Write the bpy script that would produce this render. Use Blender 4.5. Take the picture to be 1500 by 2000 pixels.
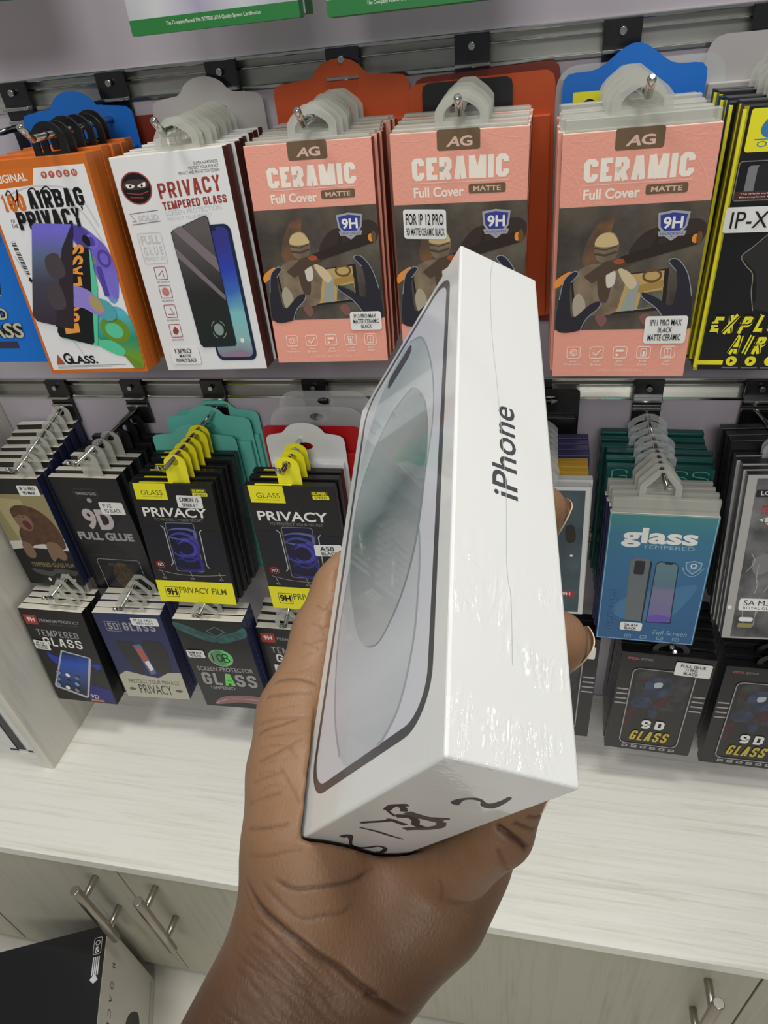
import bpy, bmesh, math, random
import numpy as np
from mathutils import Matrix, Vector, Euler

for o in list(bpy.data.objects): bpy.data.objects.remove(o, do_unlink=True)
SC = bpy.context.scene
COL = SC.collection
rnd = random.Random(7)

# ------------------------------------------------------------------ camera
# world: X right along the display wall, Y into the wall, Z up; the phone that took the photo is the origin (metres)
cam_d = bpy.data.cameras.new('camera')
cam = bpy.data.objects.new('camera', cam_d); COL.objects.link(cam)
cam_d.sensor_fit = 'VERTICAL'; cam_d.sensor_height = 36.0; cam_d.sensor_width = 27.0
cam_d.lens = 1333.0 / 2000.0 * 36.0
cam_d.clip_start = 0.01; cam_d.clip_end = 50
R0 = (0.9773, 0.1870, -0.0996); R1 = (0.0392, -0.6217, -0.7823); R2 = (-0.2082, 0.7606, -0.6149)
cam.matrix_world = Matrix(((R0[0], -R1[0], -R2[0], 0), (R0[1], -R1[1], -R2[1], 0), (R0[2], -R1[2], -R2[2], 0), (0, 0, 0, 1)))
SC.camera = cam

# ------------------------------------------------------------------ light
w = bpy.data.worlds.new('shop_ambient'); SC.world = w; w.use_nodes = True
bg = w.node_tree.nodes['Background']; bg.inputs[0].default_value = (0.93, 0.97, 1.0, 1); bg.inputs[1].default_value = 0.19

def area(name, loc, target, sx, sy, power, col=(1, 0.985, 0.95)):
    l = bpy.data.lights.new(name, 'AREA'); l.shape = 'RECTANGLE'; l.size = sx; l.size_y = sy; l.energy = power; l.color = col
    o = bpy.data.objects.new(name, l); COL.objects.link(o); o.location = loc
    o.rotation_euler = (Vector(target) - Vector(loc)).to_track_quat('-Z', 'Y').to_euler()
    return o
area('ceiling_or_fill_light', (0.22, 0.40, 1.35), (0.22, 0.40, 0), 0.50, 0.22, 14.5)
area('ceiling_or_fill_light', (-0.75, -0.15, 1.35), (-0.75, -0.15, 0), 0.45, 0.25, 11)
area('ceiling_or_fill_light', (0.1, -1.7, 1.15), (0.0, 0.3, -0.4), 1.2, 0.6, 26)  # added fill from behind the viewer, tilted to brighten box end and pack fronts

SC.view_settings.view_transform = 'Standard'; SC.view_settings.look = 'None'
SC.view_settings.gamma = 1.0; SC.view_settings.exposure = -0.22; SC.view_settings.use_curve_mapping = False

# ------------------------------------------------------------------ helpers
def lin(v):
    v /= 255.0
    return v / 12.92 if v <= 0.04045 else ((v + 0.055) / 1.055) ** 2.4
def rgb(c): return (lin(c[0]), lin(c[1]), lin(c[2]), 1)

MATS = {}
def M(name, c=None, rough=0.5, metal=0.0, coat=0.0, alpha=1.0, spec=0.5, bump=None, spots=None, aniso=0):
    """flat procedural material, optionally with fine bump (scale, strength) or colour mottling (scale, colour2)"""
    if name in MATS: return MATS[name]
    m = bpy.data.materials.new(name); m.use_nodes = True; nt = m.node_tree
    p = nt.nodes['Principled BSDF']
    p.inputs['Base Color'].default_value = rgb(c); p.inputs['Roughness'].default_value = rough
    p.inputs['Metallic'].default_value = metal; p.inputs['Coat Weight'].default_value = coat
    p.inputs['Coat Roughness'].default_value = 0.08
    p.inputs['Specular IOR Level'].default_value = spec; p.inputs['Alpha'].default_value = alpha
    if bump or spots:
        tc = nt.nodes.new('ShaderNodeTexCoord')
        nz = nt.nodes.new('ShaderNodeTexNoise'); nz.inputs['Scale'].default_value = (bump or spots)[0]; nz.inputs['Detail'].default_value = 4
        nt.links.new(tc.outputs['Object'], nz.inputs['Vector'])
        if bump:
            b = nt.nodes.new('ShaderNodeBump'); b.inputs['Strength'].default_value = bump[1]; b.inputs['Distance'].default_value = 0.001
            nt.links.new(nz.outputs['Fac'], b.inputs['Height']); nt.links.new(b.outputs['Normal'], p.inputs['Normal'])
        if spots:
            r = nt.nodes.new('ShaderNodeValToRGB'); r.color_ramp.elements[0].position = 0.35; r.color_ramp.elements[1].position = 0.65
            r.color_ramp.elements[0].color = rgb(c); r.color_ramp.elements[1].color = rgb(spots[1])
            nt.links.new(nz.outputs['Fac'], r.inputs['Fac']); nt.links.new(r.outputs['Color'], p.inputs['Base Color'])
    MATS[name] = m; return m

def ramp_mat(name, axis, lo, hi, stops, rough=0.4, coat=0.0, wob=0.0, wscale=20, metal=0.0):
    """printed colour gradient along one object axis (metres), optionally wavy"""
    if name in MATS: return MATS[name]
    m = bpy.data.materials.new(name); m.use_nodes = True; nt = m.node_tree; p = nt.nodes['Principled BSDF']
    p.inputs['Roughness'].default_value = rough; p.inputs['Coat Weight'].default_value = coat; p.inputs['Metallic'].default_value = metal
    tc = nt.nodes.new('ShaderNodeTexCoord'); sp = nt.nodes.new('ShaderNodeSeparateXYZ'); nt.links.new(tc.outputs['Object'], sp.inputs[0])
    mr = nt.nodes.new('ShaderNodeMapRange'); mr.inputs['From Min'].default_value = lo; mr.inputs['From Max'].default_value = hi
    src = sp.outputs['XYZ'.index(axis)]
    if wob:
        nz = nt.nodes.new('ShaderNodeTexNoise'); nz.inputs['Scale'].default_value = wscale; nt.links.new(tc.outputs['Object'], nz.inputs['Vector'])
        ma = nt.nodes.new('ShaderNodeMath'); ma.operation = 'MULTIPLY_ADD'; ma.inputs[1].default_value = wob
        nt.links.new(nz.outputs['Fac'], ma.inputs[0]); nt.links.new(src, ma.inputs[2]); src = ma.outputs[0]
    nt.links.new(src, mr.inputs['Value'])
    r = nt.nodes.new('ShaderNodeValToRGB'); el = r.color_ramp.elements
    while len(el) > 1: el.remove(el[-1])
    el[0].position = stops[0][0]; el[0].color = rgb(stops[0][1])
    for pos, c in stops[1:]:
        e = el.new(pos); e.color = rgb(c)
    nt.links.new(mr.outputs[0], r.inputs['Fac']); nt.links.new(r.outputs['Color'], p.inputs['Base Color'])
    MATS[name] = m; return m

def wood_mat(name, c1, c2, stretch, rough=0.35, coat=0.0):
    if name in MATS: return MATS[name]
    m = bpy.data.materials.new(name); m.use_nodes = True; nt = m.node_tree; p = nt.nodes['Principled BSDF']
    p.inputs['Roughness'].default_value = rough; p.inputs['Coat Weight'].default_value = coat
    tc = nt.nodes.new('ShaderNodeTexCoord'); mp = nt.nodes.new('ShaderNodeMapping'); mp.inputs['Scale'].default_value = stretch
    nt.links.new(tc.outputs['Object'], mp.inputs['Vector'])
    n1 = nt.nodes.new('ShaderNodeTexNoise'); n1.inputs['Scale'].default_value = 1.0; n1.inputs['Detail'].default_value = 8; n1.inputs['Roughness'].default_value = 0.65; n1.inputs['Distortion'].default_value = 0.6
    nt.links.new(mp.outputs[0], n1.inputs['Vector'])
    n2 = nt.nodes.new('ShaderNodeTexNoise'); n2.inputs['Scale'].default_value = 0.22; n2.inputs['Detail'].default_value = 3
    nt.links.new(mp.outputs[0], n2.inputs['Vector'])
    ad = nt.nodes.new('ShaderNodeMath'); ad.operation = 'MULTIPLY_ADD'; ad.inputs[1].default_value = 0.5
    nt.links.new(n2.outputs['Fac'], ad.inputs[0]); nt.links.new(n1.outputs['Fac'], ad.inputs[2])
    r = nt.nodes.new('ShaderNodeValToRGB'); el = r.color_ramp.elements
    el[0].position = 0.50; el[0].color = rgb(c2); el[1].position = 0.80; el[1].color = rgb(c1)
    e = el.new(0.66); e.color = rgb([(a * 2.6 + b) / 3.6 for a, b in zip(c1, c2)])
    nt.links.new(ad.outputs[0], r.inputs['Fac']); nt.links.new(r.outputs['Color'], p.inputs['Base Color'])
    b = nt.nodes.new('ShaderNodeBump'); b.inputs['Strength'].default_value = 0.08; b.inputs['Distance'].default_value = 0.001
    nt.links.new(n1.outputs['Fac'], b.inputs['Height']); nt.links.new(b.outputs['Normal'], p.inputs['Normal'])
    MATS[name] = m; return m

def link(name, me, parent=None):
    o = bpy.data.objects.new(name, me); COL.objects.link(o)
    if parent: o.parent = parent
    return o
def finish(name, bm, mats, parent=None, smooth=False):
    me = bpy.data.meshes.new(name)
    bmesh.ops.recalc_face_normals(bm, faces=bm.faces)
    bm.to_mesh(me); bm.free()
    for m in (mats if isinstance(mats, (list, tuple)) else [mats]): me.materials.append(m)
    if smooth:
        for p in me.polygons: p.use_smooth = True
    return link(name, me, parent)
def tag(o, label=None, cat=None, group=None, kind=None):
    if label: o['label'] = label
    if cat: o['category'] = cat
    if group: o['group'] = group
    if kind: o['kind'] = kind
    return o
def empty(name, loc=(0, 0, 0), rot=(0, 0, 0)):
    o = bpy.data.objects.new(name, None); COL.objects.link(o); o.location = loc; o.rotation_euler = rot; o.empty_display_size = 0.02
    return o

def bx(bm, x0, x1, y0, y1, z0, z1, bev=0.0, mi=0, seg=2):
    r = bmesh.ops.create_cube(bm, size=1.0); vs = r['verts']
    for v in vs: v.co = Vector(((x0 + x1) / 2 + v.co.x * (x1 - x0), (y0 + y1) / 2 + v.co.y * (y1 - y0), (z0 + z1) / 2 + v.co.z * (z1 - z0)))
    fs = list({f for v in vs for f in v.link_faces})
    for f in fs: f.material_index = mi
    if bev:
        es = list({e for v in vs for e in v.link_edges})
        rr = bmesh.ops.bevel(bm, geom=es, offset=bev, segments=seg, profile=0.5, affect='EDGES')
        for f in rr['faces']: f.material_index = mi
def tube(bm, p0, p1, r, n=14, mi=0, dome=False, r1=None):
    p0, p1 = Vector(p0), Vector(p1); d = (p1 - p0).normalized(); r1 = r if r1 is None else r1
    u = d.orthogonal().normalized(); v = d.cross(u)
    prof = [(0, r)]
    L = (p1 - p0).length
    if dome: prof += [(L - r1 * 0.8, r1), (L - r1 * 0.35, r1 * 0.85), (L - r1 * 0.08, r1 * 0.5)]
    else:
        c = min(r1 * 0.15, L * 0.1); prof = [(0, r - c), (c, r), (L - c, r1), (L, r1 - c)]
    rings = []
    for t, rr in prof:
        rings.append([bm.verts.new(p0 + d * t + (u * math.cos(2 * math.pi * k / n) + v * math.sin(2 * math.pi * k / n)) * rr) for k in range(n)])
    for a, b in zip(rings, rings[1:]):
        for k in range(n):
            f = bm.faces.new((a[k], a[(k + 1) % n], b[(k + 1) % n], b[k])); f.smooth = True; f.material_index = mi
    for q in (rings[0], rings[-1]):
        f = bm.faces.new(q); f.material_index = mi
def prism(bm, pts, y0, y1, mi=0):
    """outline pts in XZ extruded along Y"""
    a = [bm.verts.new((x, y0, z)) for x, z in pts]; b = [bm.verts.new((x, y1, z)) for x, z in pts]
    n = len(pts)
    for f in (bm.faces.new(a), bm.faces.new(b[::-1])): f.material_index = mi
    for k in range(n):
        f = bm.faces.new((a[k], b[k], b[(k + 1) % n], a[(k + 1) % n])); f.material_index = mi
def resample(pts, n, start_ang=None):
    P = np.array(pts + [pts[0]], float); L = np.r_[0, np.cumsum(np.hypot(*np.diff(P, axis=0).T))]
    t = np.linspace(0, L[-1], n, endpoint=False)
    return np.c_[np.interp(t, L, P[:, 0]), np.interp(t, L, P[:, 1])]
def ring_prism(bm, outer, inner, y0, y1, n=40, mi=0):
    """plate with a hole: outer and inner outlines (x,z) must start near each other and run the same way"""
    O = resample(outer, n); I = resample(inner, n)
    k0 = int(np.argmin([np.sum(np.hypot(*(O - np.roll(I, -k, axis=0)).T)) for k in range(n)])); I = np.roll(I, -k0, axis=0)
    V = [[bm.verts.new((x, y, z)) for x, z in S] for S in (O, I) for y in (y0, y1)]
    for k in range(n):
        j = (k + 1) % n
        for a, b in ((0, 2), (2, 3), (3, 1), (1, 0)):
            f = bm.faces.new((V[a][k], V[a][j], V[b][j], V[b][k])); f.material_index = mi
def smooth_loop(pts, sub=6, closed=True):
    """Catmull-Rom through the points"""
    P = [np.array(p, float) for p in pts]; n = len(P); out = []
    for i in range(n if closed else n - 1):
        if closed: a, b, c, d = P[i - 1], P[i], P[(i + 1) % n], P[(i + 2) % n]
        else: a, b, c, d = P[max(i - 1, 0)], P[i], P[i + 1], P[min(i + 2, n - 1)]
        for k in range(sub):
            t = k / sub
            out.append(tuple(0.5 * (2 * b + (c - a) * t + (2 * a - 5 * b + 4 * c - d) * t * t + (3 * b - a - 3 * c + d) * t ** 3)))
    if not closed: out.append(tuple(P[-1]))
    return out

_tx = {}
def glyphs(s, bold=0.0):
    key = (s, bold)
    if key not in _tx:
        cu = bpy.data.curves.new('lettering', 'FONT'); cu.body = s; cu.offset = bold; cu.fill_mode = 'FRONT'; cu.resolution_u = 3
        o = bpy.data.objects.new('lettering', cu); COL.objects.link(o)
        dg = bpy.context.evaluated_depsgraph_get(); dg.update()
        me = bpy.data.meshes.new_from_object(o.evaluated_get(dg))
        vs = np.array([v.co[:2] for v in me.vertices]) if len(me.vertices) else np.zeros((1, 2)); fs = [list(p.vertices) for p in me.polygons]
        bpy.data.objects.remove(o, do_unlink=True); bpy.data.curves.remove(cu); bpy.data.meshes.remove(me)
        lo = vs.min(0); hi = vs.max(0)
        _tx[key] = ((vs - lo) / np.maximum(hi - lo, 1e-6), fs)
    return _tx[key]

_C = [(1, .3), (1, .12), (.75, 0), (.25, 0), (0, .12), (0, .88), (.25, 1), (.75, 1), (1, .88), (1, .7)]
_P = [(0, 1), (0, 0), (.75, 0), (1, .12), (1, .42), (.75, .54), (0, .54)]
_O = [(.25, 0), (.75, 0), (1, .12), (1, .88), (.75, 1), (.25, 1), (0, .88), (0, .12), (.25, 0)]
BLOCK = {'A': [[(0, 1), (.42, 0)], [(1, 1), (.58, 0)], [(.2, .7), (.8, .7)]], 'B': [[(.75, .49), (1, .61), (1, .88), (.75, 1), (0, 1), (0, 0), (.75, 0), (1, .12), (1, .37), (.75, .49), (0, .49)]], 'C': [_C],
         'D': [[(0, 0), (.7, 0), (1, .14), (1, .86), (.7, 1), (0, 1), (0, 0)]], 'E': [[(1, 0), (0, 0), (0, 1), (1, 1)], [(0, .5), (.85, .5)]], 'F': [[(1, 0), (0, 0), (0, 1)], [(0, .5), (.85, .5)]],
         'G': [_C[:-1] + [(1, .54), (.5, .54)]], 'H': [[(0, 0), (0, 1)], [(1, 0), (1, 1)], [(0, .5), (1, .5)]], 'I': [[(.5, 0), (.5, 1)]], 'L': [[(0, 0), (0, 1), (1, 1)]],
         'M': [[(0, 1), (0, 0)], [(1, 0), (1, 1)], [(.04, 0), (.5, 1)], [(.96, 0), (.5, 1)]], 'N': [[(0, 1), (0, 0)], [(1, 0), (1, 1)], [(0, 0), (1, 1)]], 'O': [_O], '0': [_O], 'P': [_P], 'R': [_P, [(.5, .54), (1, 1)]],
         'S': [[(1, .28), (1, .12), (.75, 0), (.25, 0), (0, .12), (0, .36), (.25, .47), (.75, .53), (1, .64), (1, .88), (.75, 1), (.25, 1), (0, .88), (0, .72)]], 'T': [[(0, 0), (1, 0)], [(.5, 0), (.5, 1)]],
         'U': [[(0, 0), (0, .88), (.25, 1), (.75, 1), (1, .88), (1, 0)]], 'V': [[(0, 0), (.45, 1)], [(1, 0), (.55, 1)]], 'X': [[(0, 0), (1, 1)], [(1, 0), (0, 1)]], 'Y': [[(0, 0), (.5, .55), (1, 0)], [(.5, .55), (.5, 1)]],
         '1': [[(0, .2), (.7, 0), (.7, 1)]], '8': [_O, [(0, .49), (1, .49)]], '9': [[(1, .54), (.25, .54), (0, .42), (0, .12), (.25, 0), (.75, 0), (1, .12), (1, .88), (.75, 1), (.25, 1), (0, .86)]]}
BLOCKW = {'I': 0.42, 'M': 1.35, '1': 0.7, ' ': 0.35, 'E': 0.85, 'L': 0.85, 'F': 0.85}

class Art:
    """flat print in millimetres: u to the right, v downwards from the top-left corner of a face"""
    top = 0
    def __init__(s, step=0.011): s.v = []; s.f = []; s.mi = []; s.m = []; s.lay = 0; s.step = step
    def _mi(s, m):
        if m not in s.m: s.m.append(m)
        return s.m.index(m)
    def _l(s, lay):
        if lay is None: s.lay += 1; return s.lay
        return lay + 60 if lay >= 20 else lay
    def poly(s, pts, m, lay=None):
        lay = s._l(lay)
        k = len(s.v); s.v += [(p[0], p[1], lay) for p in pts]; s.f.append(list(range(k, k + len(pts)))); s.mi.append(s._mi(m)); return s
    def rect(s, x0, y0, x1, y1, m, lay=None): return s.poly([(x0, y0), (x1, y0), (x1, y1), (x0, y1)], m, lay)
    def rrect(s, x0, y0, x1, y1, r, m, lay=None, n=5):
        P = []
        for cx, cy, a0 in ((x1 - r, y0 + r, -90), (x1 - r, y1 - r, 0), (x0 + r, y1 - r, 90), (x0 + r, y0 + r, 180)):
            for k in range(n + 1):
                a = math.radians(a0 + 90 * k / n); P.append((cx + r * math.cos(a), cy + r * math.sin(a)))
        return s.poly(P, m, lay)
    def ell(s, cx, cy, rx, ry, m, lay=None, n=28, rot=0):
        c, q = math.cos(rot), math.sin(rot); P = []
        for k in range(n):
            x = rx * math.cos(2 * math.pi * k / n); y = ry * math.sin(2 * math.pi * k / n); P.append((cx + x * c - y * q, cy + x * q + y * c))
        return s.poly(P, m, lay)
    def blob(s, pts, m, lay=None, sub=5): return s.poly(smooth_loop(pts, sub), m, lay)
    def line(s, pts, wd, m, lay=None, closed=False):
        lay = s._l(lay)
        P = [np.array(p, float) for p in pts]
        if closed: P = P + [P[0]]
        n = len(P); k = len(s.v); mi = s._mi(m)
        for i in range(n):
            d1 = P[i] - P[i - 1] if i else P[1] - P[0]; d2 = P[i + 1] - P[i] if i < n - 1 else P[n - 1] - P[n - 2]
            if closed and i in (0, n - 1): d1 = P[n - 1] - P[n - 2]; d2 = P[1] - P[0]
            d1 = d1 / (np.hypot(*d1) + 1e-9); d2 = d2 / (np.hypot(*d2) + 1e-9); d = d1 + d2; d = d / (np.hypot(*d) + 1e-9); nn = np.array([-d[1], d[0]])
            ww = (wd[i] if isinstance(wd, (list, tuple)) else wd) * min(1.45, 1 / max(0.3, float(d @ d1)))
            for sg in (1, -1): q = P[i] + nn * ww / 2 * sg; s.v.append((q[0], q[1], lay))
        for i in range(n - 1):
            a = k + 2 * i; s.f.append([a, a + 1, a + 3, a + 2]); s.mi.append(mi)
        return s
    def frame(s, x0, y0, x1, y1, r, wd, m, lay=None, n=5):
        P = []
        for cx, cy, a0 in ((x1 - r, y0 + r, -90), (x1 - r, y1 - r, 0), (x0 + r, y1 - r, 90), (x0 + r, y0 + r, 180)):
            for k in range(n + 1):
                a = math.radians(a0 + 90 * k / n); P.append((cx + r * math.cos(a), cy + r * math.sin(a)))
        return s.line(P, wd, m, lay, closed=True)
    def ring(s, cx, cy, rx, ry, wd, m, lay=None, n=28):
        return s.line([(cx + rx * math.cos(2 * math.pi * k / n), cy + ry * math.sin(2 * math.pi * k / n)) for k in range(n)], wd, m, lay, closed=True)
    def text(s, t, x0, y0, x1, y1, m, bold=0.0, shear=0.0, slope=0.0, lay=None):
        """letters stretched into the box x0..x1, y0(top)..y1(bottom)"""
        lay = s._l(lay)
        vs, fs = glyphs(t, bold); k = len(s.v); mi = s._mi(m); h = y1 - y0
        for x, y in vs:
            X = x0 + x * (x1 - x0) + shear * y * h; Y = y1 - y * h + slope * x * (x1 - x0); s.v.append((X, Y, lay))
        for f in fs: s.f.append([k + i for i in f]); s.mi.append(mi)
        return s
    def block(s, t, x0, y0, x1, y1, m, wt, shear=0.0, slope=0.0, gap=0.34, lay=None):
        """condensed square-cut capitals drawn as strokes of width wt"""
        lay = s._l(lay); wd = [BLOCKW.get(c, 1.0) for c in t]; tot = sum(wd) + gap * (len(t) - 1); k = (x1 - x0) / tot; x = x0
        for c, q in zip(t, wd):
            a0 = x + wt / 2; a1 = x + q * k - wt / 2; b0 = y0 + wt / 2; b1 = y1 - wt / 2
            if a1 < a0: a0 = a1 = (a0 + a1) / 2
            for ns, st in enumerate(BLOCK.get(c, [])):
                P = []
                for i, (u, v) in enumerate(st):
                    X = a0 + u * (a1 - a0); Y = b0 + v * (b1 - b0); P.append([X, Y])
                if tuple(st[0]) != tuple(st[-1]):
                    for i, j in ((0, 1), (-1, -2)):
                        if st[i][1] in (0, 1) and st[j][1] != st[i][1]: P[i][1] += (1 if st[i][1] else -1) * wt / 2
                        elif st[i][0] in (0, 1) and st[j][1] == st[i][1]: P[i][0] += (1 if st[i][0] else -1) * wt / 2
                P = [(X + shear * (y1 - Y), Y + slope * (X - x0)) for X, Y in P]
                L = (lay - 60 if lay >= 80 else lay) + 3 * ns
                if tuple(st[0]) == tuple(st[-1]): s.line(P[:-1], wt, m, L, closed=True)
                else: s.line(P, wt, m, L)
            x += (q + gap) * k
        return s
    def build(s, name, parent, fn):
        """fn(u, v, height) -> local point"""
        Art.top = max((l for _, _, l in s.v), default=0)
        me = bpy.data.meshes.new(name)
        me.from_pydata([fn(u, v, 0.04 + l * s.step) for u, v, l in s.v], [], s.f)
        for m in s.m: me.materials.append(m)
        for p, i in zip(me.polygons, s.mi): p.material_index = i
        me.update()
        return link(name, me, parent)
# ------------------------------------------------------------------ the setting
WALL = 0.66; BENCH = -0.865; FLOOR = -1.30
m_slat = M('mauve_laminate', (186, 178, 187), 0.42, bump=(60, 0.05))
m_chrome = M('polished_aluminium', (205, 205, 200), 0.16, metal=1)
m_groove = M('brushed_aluminium', (186, 186, 180), 0.32, metal=0.7)
m_dark = M('dark_chrome', (74, 74, 76), 0.24, metal=0.9)
m_steel = M('brushed_steel', (176, 170, 160), 0.28, metal=1)
m_benchw = wood_mat('pale_ash_laminate', (246, 244, 234), (218, 215, 202), (6, 210, 60), 0.34)
m_doorw = wood_mat('pale_ash_upright', (184, 180, 162), (160, 155, 138), (170, 30, 7), 0.42)
m_divw = wood_mat('pale_ash_panel', (226, 222, 210), (200, 196, 184), (40, 60, 5), 0.42)
m_floor = M('pale_floor_tile', (226, 222, 210), 0.25, spots=(9, (208, 202, 190)))
m_wall = M('white_paint', (225, 225, 222), 0.7)

RAILS = [0.262, -0.042, -0.345, -0.545]           # top edges of the hook rails
GRV = 0.024
def slab(name, z0, z1):
    bm = bmesh.new(); bx(bm, -1.6, 1.2, WALL, WALL + 0.018, z0, z1, 0.0008)
    o = finish(name, bm, m_slat); tag(o, 'mauve laminate slat panel of the display wall', kind='structure'); return o
edges = [0.62] + RAILS + [-0.90]
for i in range(len(edges) - 1):
    hi = edges[i] - (GRV if i else 0); lo = edges[i + 1]
    slab('wall_back' if i == 0 else 'wall_back.%03d' % i, lo, hi)
for i, z in enumerate(RAILS):
    bm = bmesh.new()
    bx(bm, -1.6, 1.2, WALL + 0.0085, WALL + 0.0175, z - GRV, z, 0, 1)                       # channel back
    bx(bm, -1.6, 1.2, WALL - 0.0022, WALL + 0.010, z - 0.0024, z + 0.0006, 0.0006, 0)      # upper lip
    bx(bm, -1.6, 1.2, WALL - 0.0022, WALL + 0.010, z - GRV - 0.0006, z - GRV + 0.0028, 0.0006, 0)   # lower lip
    bx(bm, -1.6, 1.2, WALL + 0.002, WALL + 0.009, z - 0.0095, z - 0.0080, 0.0004, 0)
    o = finish('trim_%d' % (i + 1), bm, [m_chrome, m_groove]); tag(o, 'aluminium hook rail set in the slat wall', kind='structure')
bm = bmesh.new(); bx(bm, -1.6, 1.2, WALL + 0.018, WALL + 0.05, FLOOR, 1.42); tag(finish('wall_rear', bm, m_wall), kind='structure')
bm = bmesh.new(); bx(bm, -2.2, 2.2, -2.4, WALL + 0.05, FLOOR - 0.03, FLOOR); tag(finish('floor', bm, m_floor), kind='structure')

# worktop
bm = bmesh.new(); bx(bm, -1.6, 1.2, 0.3215, WALL - 0.0005, BENCH - 0.018, BENCH, 0.0008)
o = finish('worktop', bm, m_benchw); tag(o, 'long pale ash-grain worktop under the hanging packs', 'worktop')

# cupboards below it
def cabinet(x0, x1, splits, handles, label):
    r = empty('cabinet', ((x0 + x1) / 2, 0.48, FLOOR)); tag(r, label, 'cabinet')
    cx, cy = r.location.x, r.location.y
    bm = bmesh.new()
    zb, zt = 0.047, BENCH - 0.0185 - FLOOR
    bx(bm, x0 - cx, x1 - cx, 0.345 - cy, WALL - 0.002 - cy, zb, zt, 0.0006)
    finish('carcass', bm, m_doorw, r)
    bm = bmesh.new(); bx(bm, x0 - cx, x1 - cx, 0.385 - cy, 0.40 - cy, 0.0005, zb - 0.0005); finish('plinth', bm, m_doorw, r)
    for (a, b), hx in zip(splits, handles):
        bm = bmesh.new(); bx(bm, a + 0.0012 - cx, b - 0.0012 - cx, 0.327 - cy, 0.3445 - cy, zb, zt - 0.0008, 0.0009)
        d = finish('door', bm, m_doorw, r)
        if hx is None: continue
        bm = bmesh.new(); Y = 0.295 - cy; X = hx - cx; z = lambda q: q - FLOOR
        tube(bm, (X, Y, z(-1.052)), (X, Y, z(-0.893)), 0.0062, 18)
        finish('handle', bm, m_steel, d)
        hd = d.children[0]
        for zz in (-1.020, -0.925):
            bm = bmesh.new(); tube(bm, (X, 0.3268 - cy, z(zz)), (X, Y + 0.003, z(zz)), 0.0046, 14); finish('standoff', bm, m_steel, hd)
    return r
cabinet(-1.24, -0.83, [(-1.24, -0.83)], [None], 'pale wood cabinet at far left behind the black carton')
cabinet(-0.828, -0.21, [(-0.828, -0.519), (-0.519, -0.21)], [-0.5605, -0.470], 'pale wood two-door cabinet with twin bar handles left of the forearm')
cabinet(-0.208, 0.60, [(-0.208, 0.269), (0.269, 0.60)], [0.218, None], 'pale wood cabinet with one bar handle at lower right')

# side panel between two bays
bm = bmesh.new(); bx(bm, -0.684, -0.668, 0.438, WALL - 0.0005, BENCH + 0.0003, 0.30, 0.0008)
o = finish('divider_panel', bm, m_divw); tag(o, 'upright pale wood divider panel standing on worktop at the left', 'panel')

# slim cartons standing beyond the divider
m_cw = M('white_board', (222, 222, 220), 0.45); m_ck = M('black_board', (28, 28, 30), 0.4); m_cg = M('grey_board', (120, 122, 124), 0.45)
for i, (x, dk) in enumerate(((-0.7000, 0), (-0.7165, 1), (-0.7330, 0), (-0.7495, 1))):
    bm = bmesh.new(); bx(bm, -0.0075, 0.0075, 0, 0.16, 0, 0.17, 0.0008, 0)
    bx(bm, -0.0068, 0.0068, -0.0004, 0.0, 0.006, 0.164, 0, 1)
    o = finish('slim_carton', bm, [(m_cw, m_ck)[dk], (m_ck, m_cw)[dk]]); o.location = (x, 0.4585, BENCH + 0.0004)
    tag(o, ['white slim carton right against the left side of the divider', 'black slim carton second from the divider, at left edge',
            'white slim carton third from the divider, at left edge', 'black slim carton farthest left beyond the divider'][i], 'carton', 'slim cartons standing beyond the divider')

# black carton on the floor
r = empty('product_carton', (-0.66, 0.25, FLOOR)); tag(r, 'large black-topped carton with white side standing on floor at lower left', 'carton')
yaw = math.radians(22.5); r.rotation_euler = (0, 0, yaw)
corner = Vector((-0.592, 0.316, FLOOR + 0.0004))   # back right bottom corner
r.location = corner
HC = 0.231
m_cb = M('black_gloss_film', (22, 22, 24), 0.22, coat=0.5, bump=(14, 0.35)); m_cs = M('white_carton_side', (216, 212, 202), 0.4)
bm = bmesh.new(); bx(bm, -0.19, 0, -0.26, 0, 0, HC, 0.0015)
for f in bm.faces: f.material_index = 1 if f.normal.x > 0.6 else 0
bm.normal_update()
for f in bm.faces: f.material_index = 1 if f.normal.x > 0.6 else 0
finish('carton_body', bm, [m_cb, m_cs], r)
a = Art(); m_ink = M('black_ink', (30, 28, 28), 0.5); m_gw = M('white_ink', (214, 214, 214), 0.5)
for t, s0, s1 in (('#', 38, 47), ('O', 63, 74), ('V', 81, 91), ('C', 98, 108), ('E', 115, 125)): a.text(t, s0, 34, s1, 46, m_ink, 0.0)
fside = lambda u, v, h: (h / 1000, -u / 1000, HC - v / 1000)
a.build('side_lettering', r, fside); a = Art()
a.blob([(70, 158), (78, 126), (96, 108), (112, 116), (102, 138), (90, 168)], m_ink)
a.build('side_emblem', r, fside); a = Art()
a.line([(8, 210), (92, 210)], 0.8, m_ink); a.line([(8, 213), (92, 213)], 0.5, m_ink)
# side face: u runs towards the viewer, v downwards
a.build('side_rule', r, fside)
a = Art()
a.frame(-17, 16, -6, 38, 2, 0.6, m_gw); a.ring(-11.5, 23, 3, 3, 0.9, m_gw); a.text('&', -15, 28, -8, 36, m_gw, 0.01)
for k in range(4): a.rect(-16 + k * 2.6, 42, -14.4 + k * 2.6, 66, m_gw, 9)
a.poly([(-18, 70), (-11, 64), (-6, 72), (-12, 76)], m_gw)
a.build('top_print', r, lambda u, v, h: (u / 1000, -v / 1000, HC + h / 1000))
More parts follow.
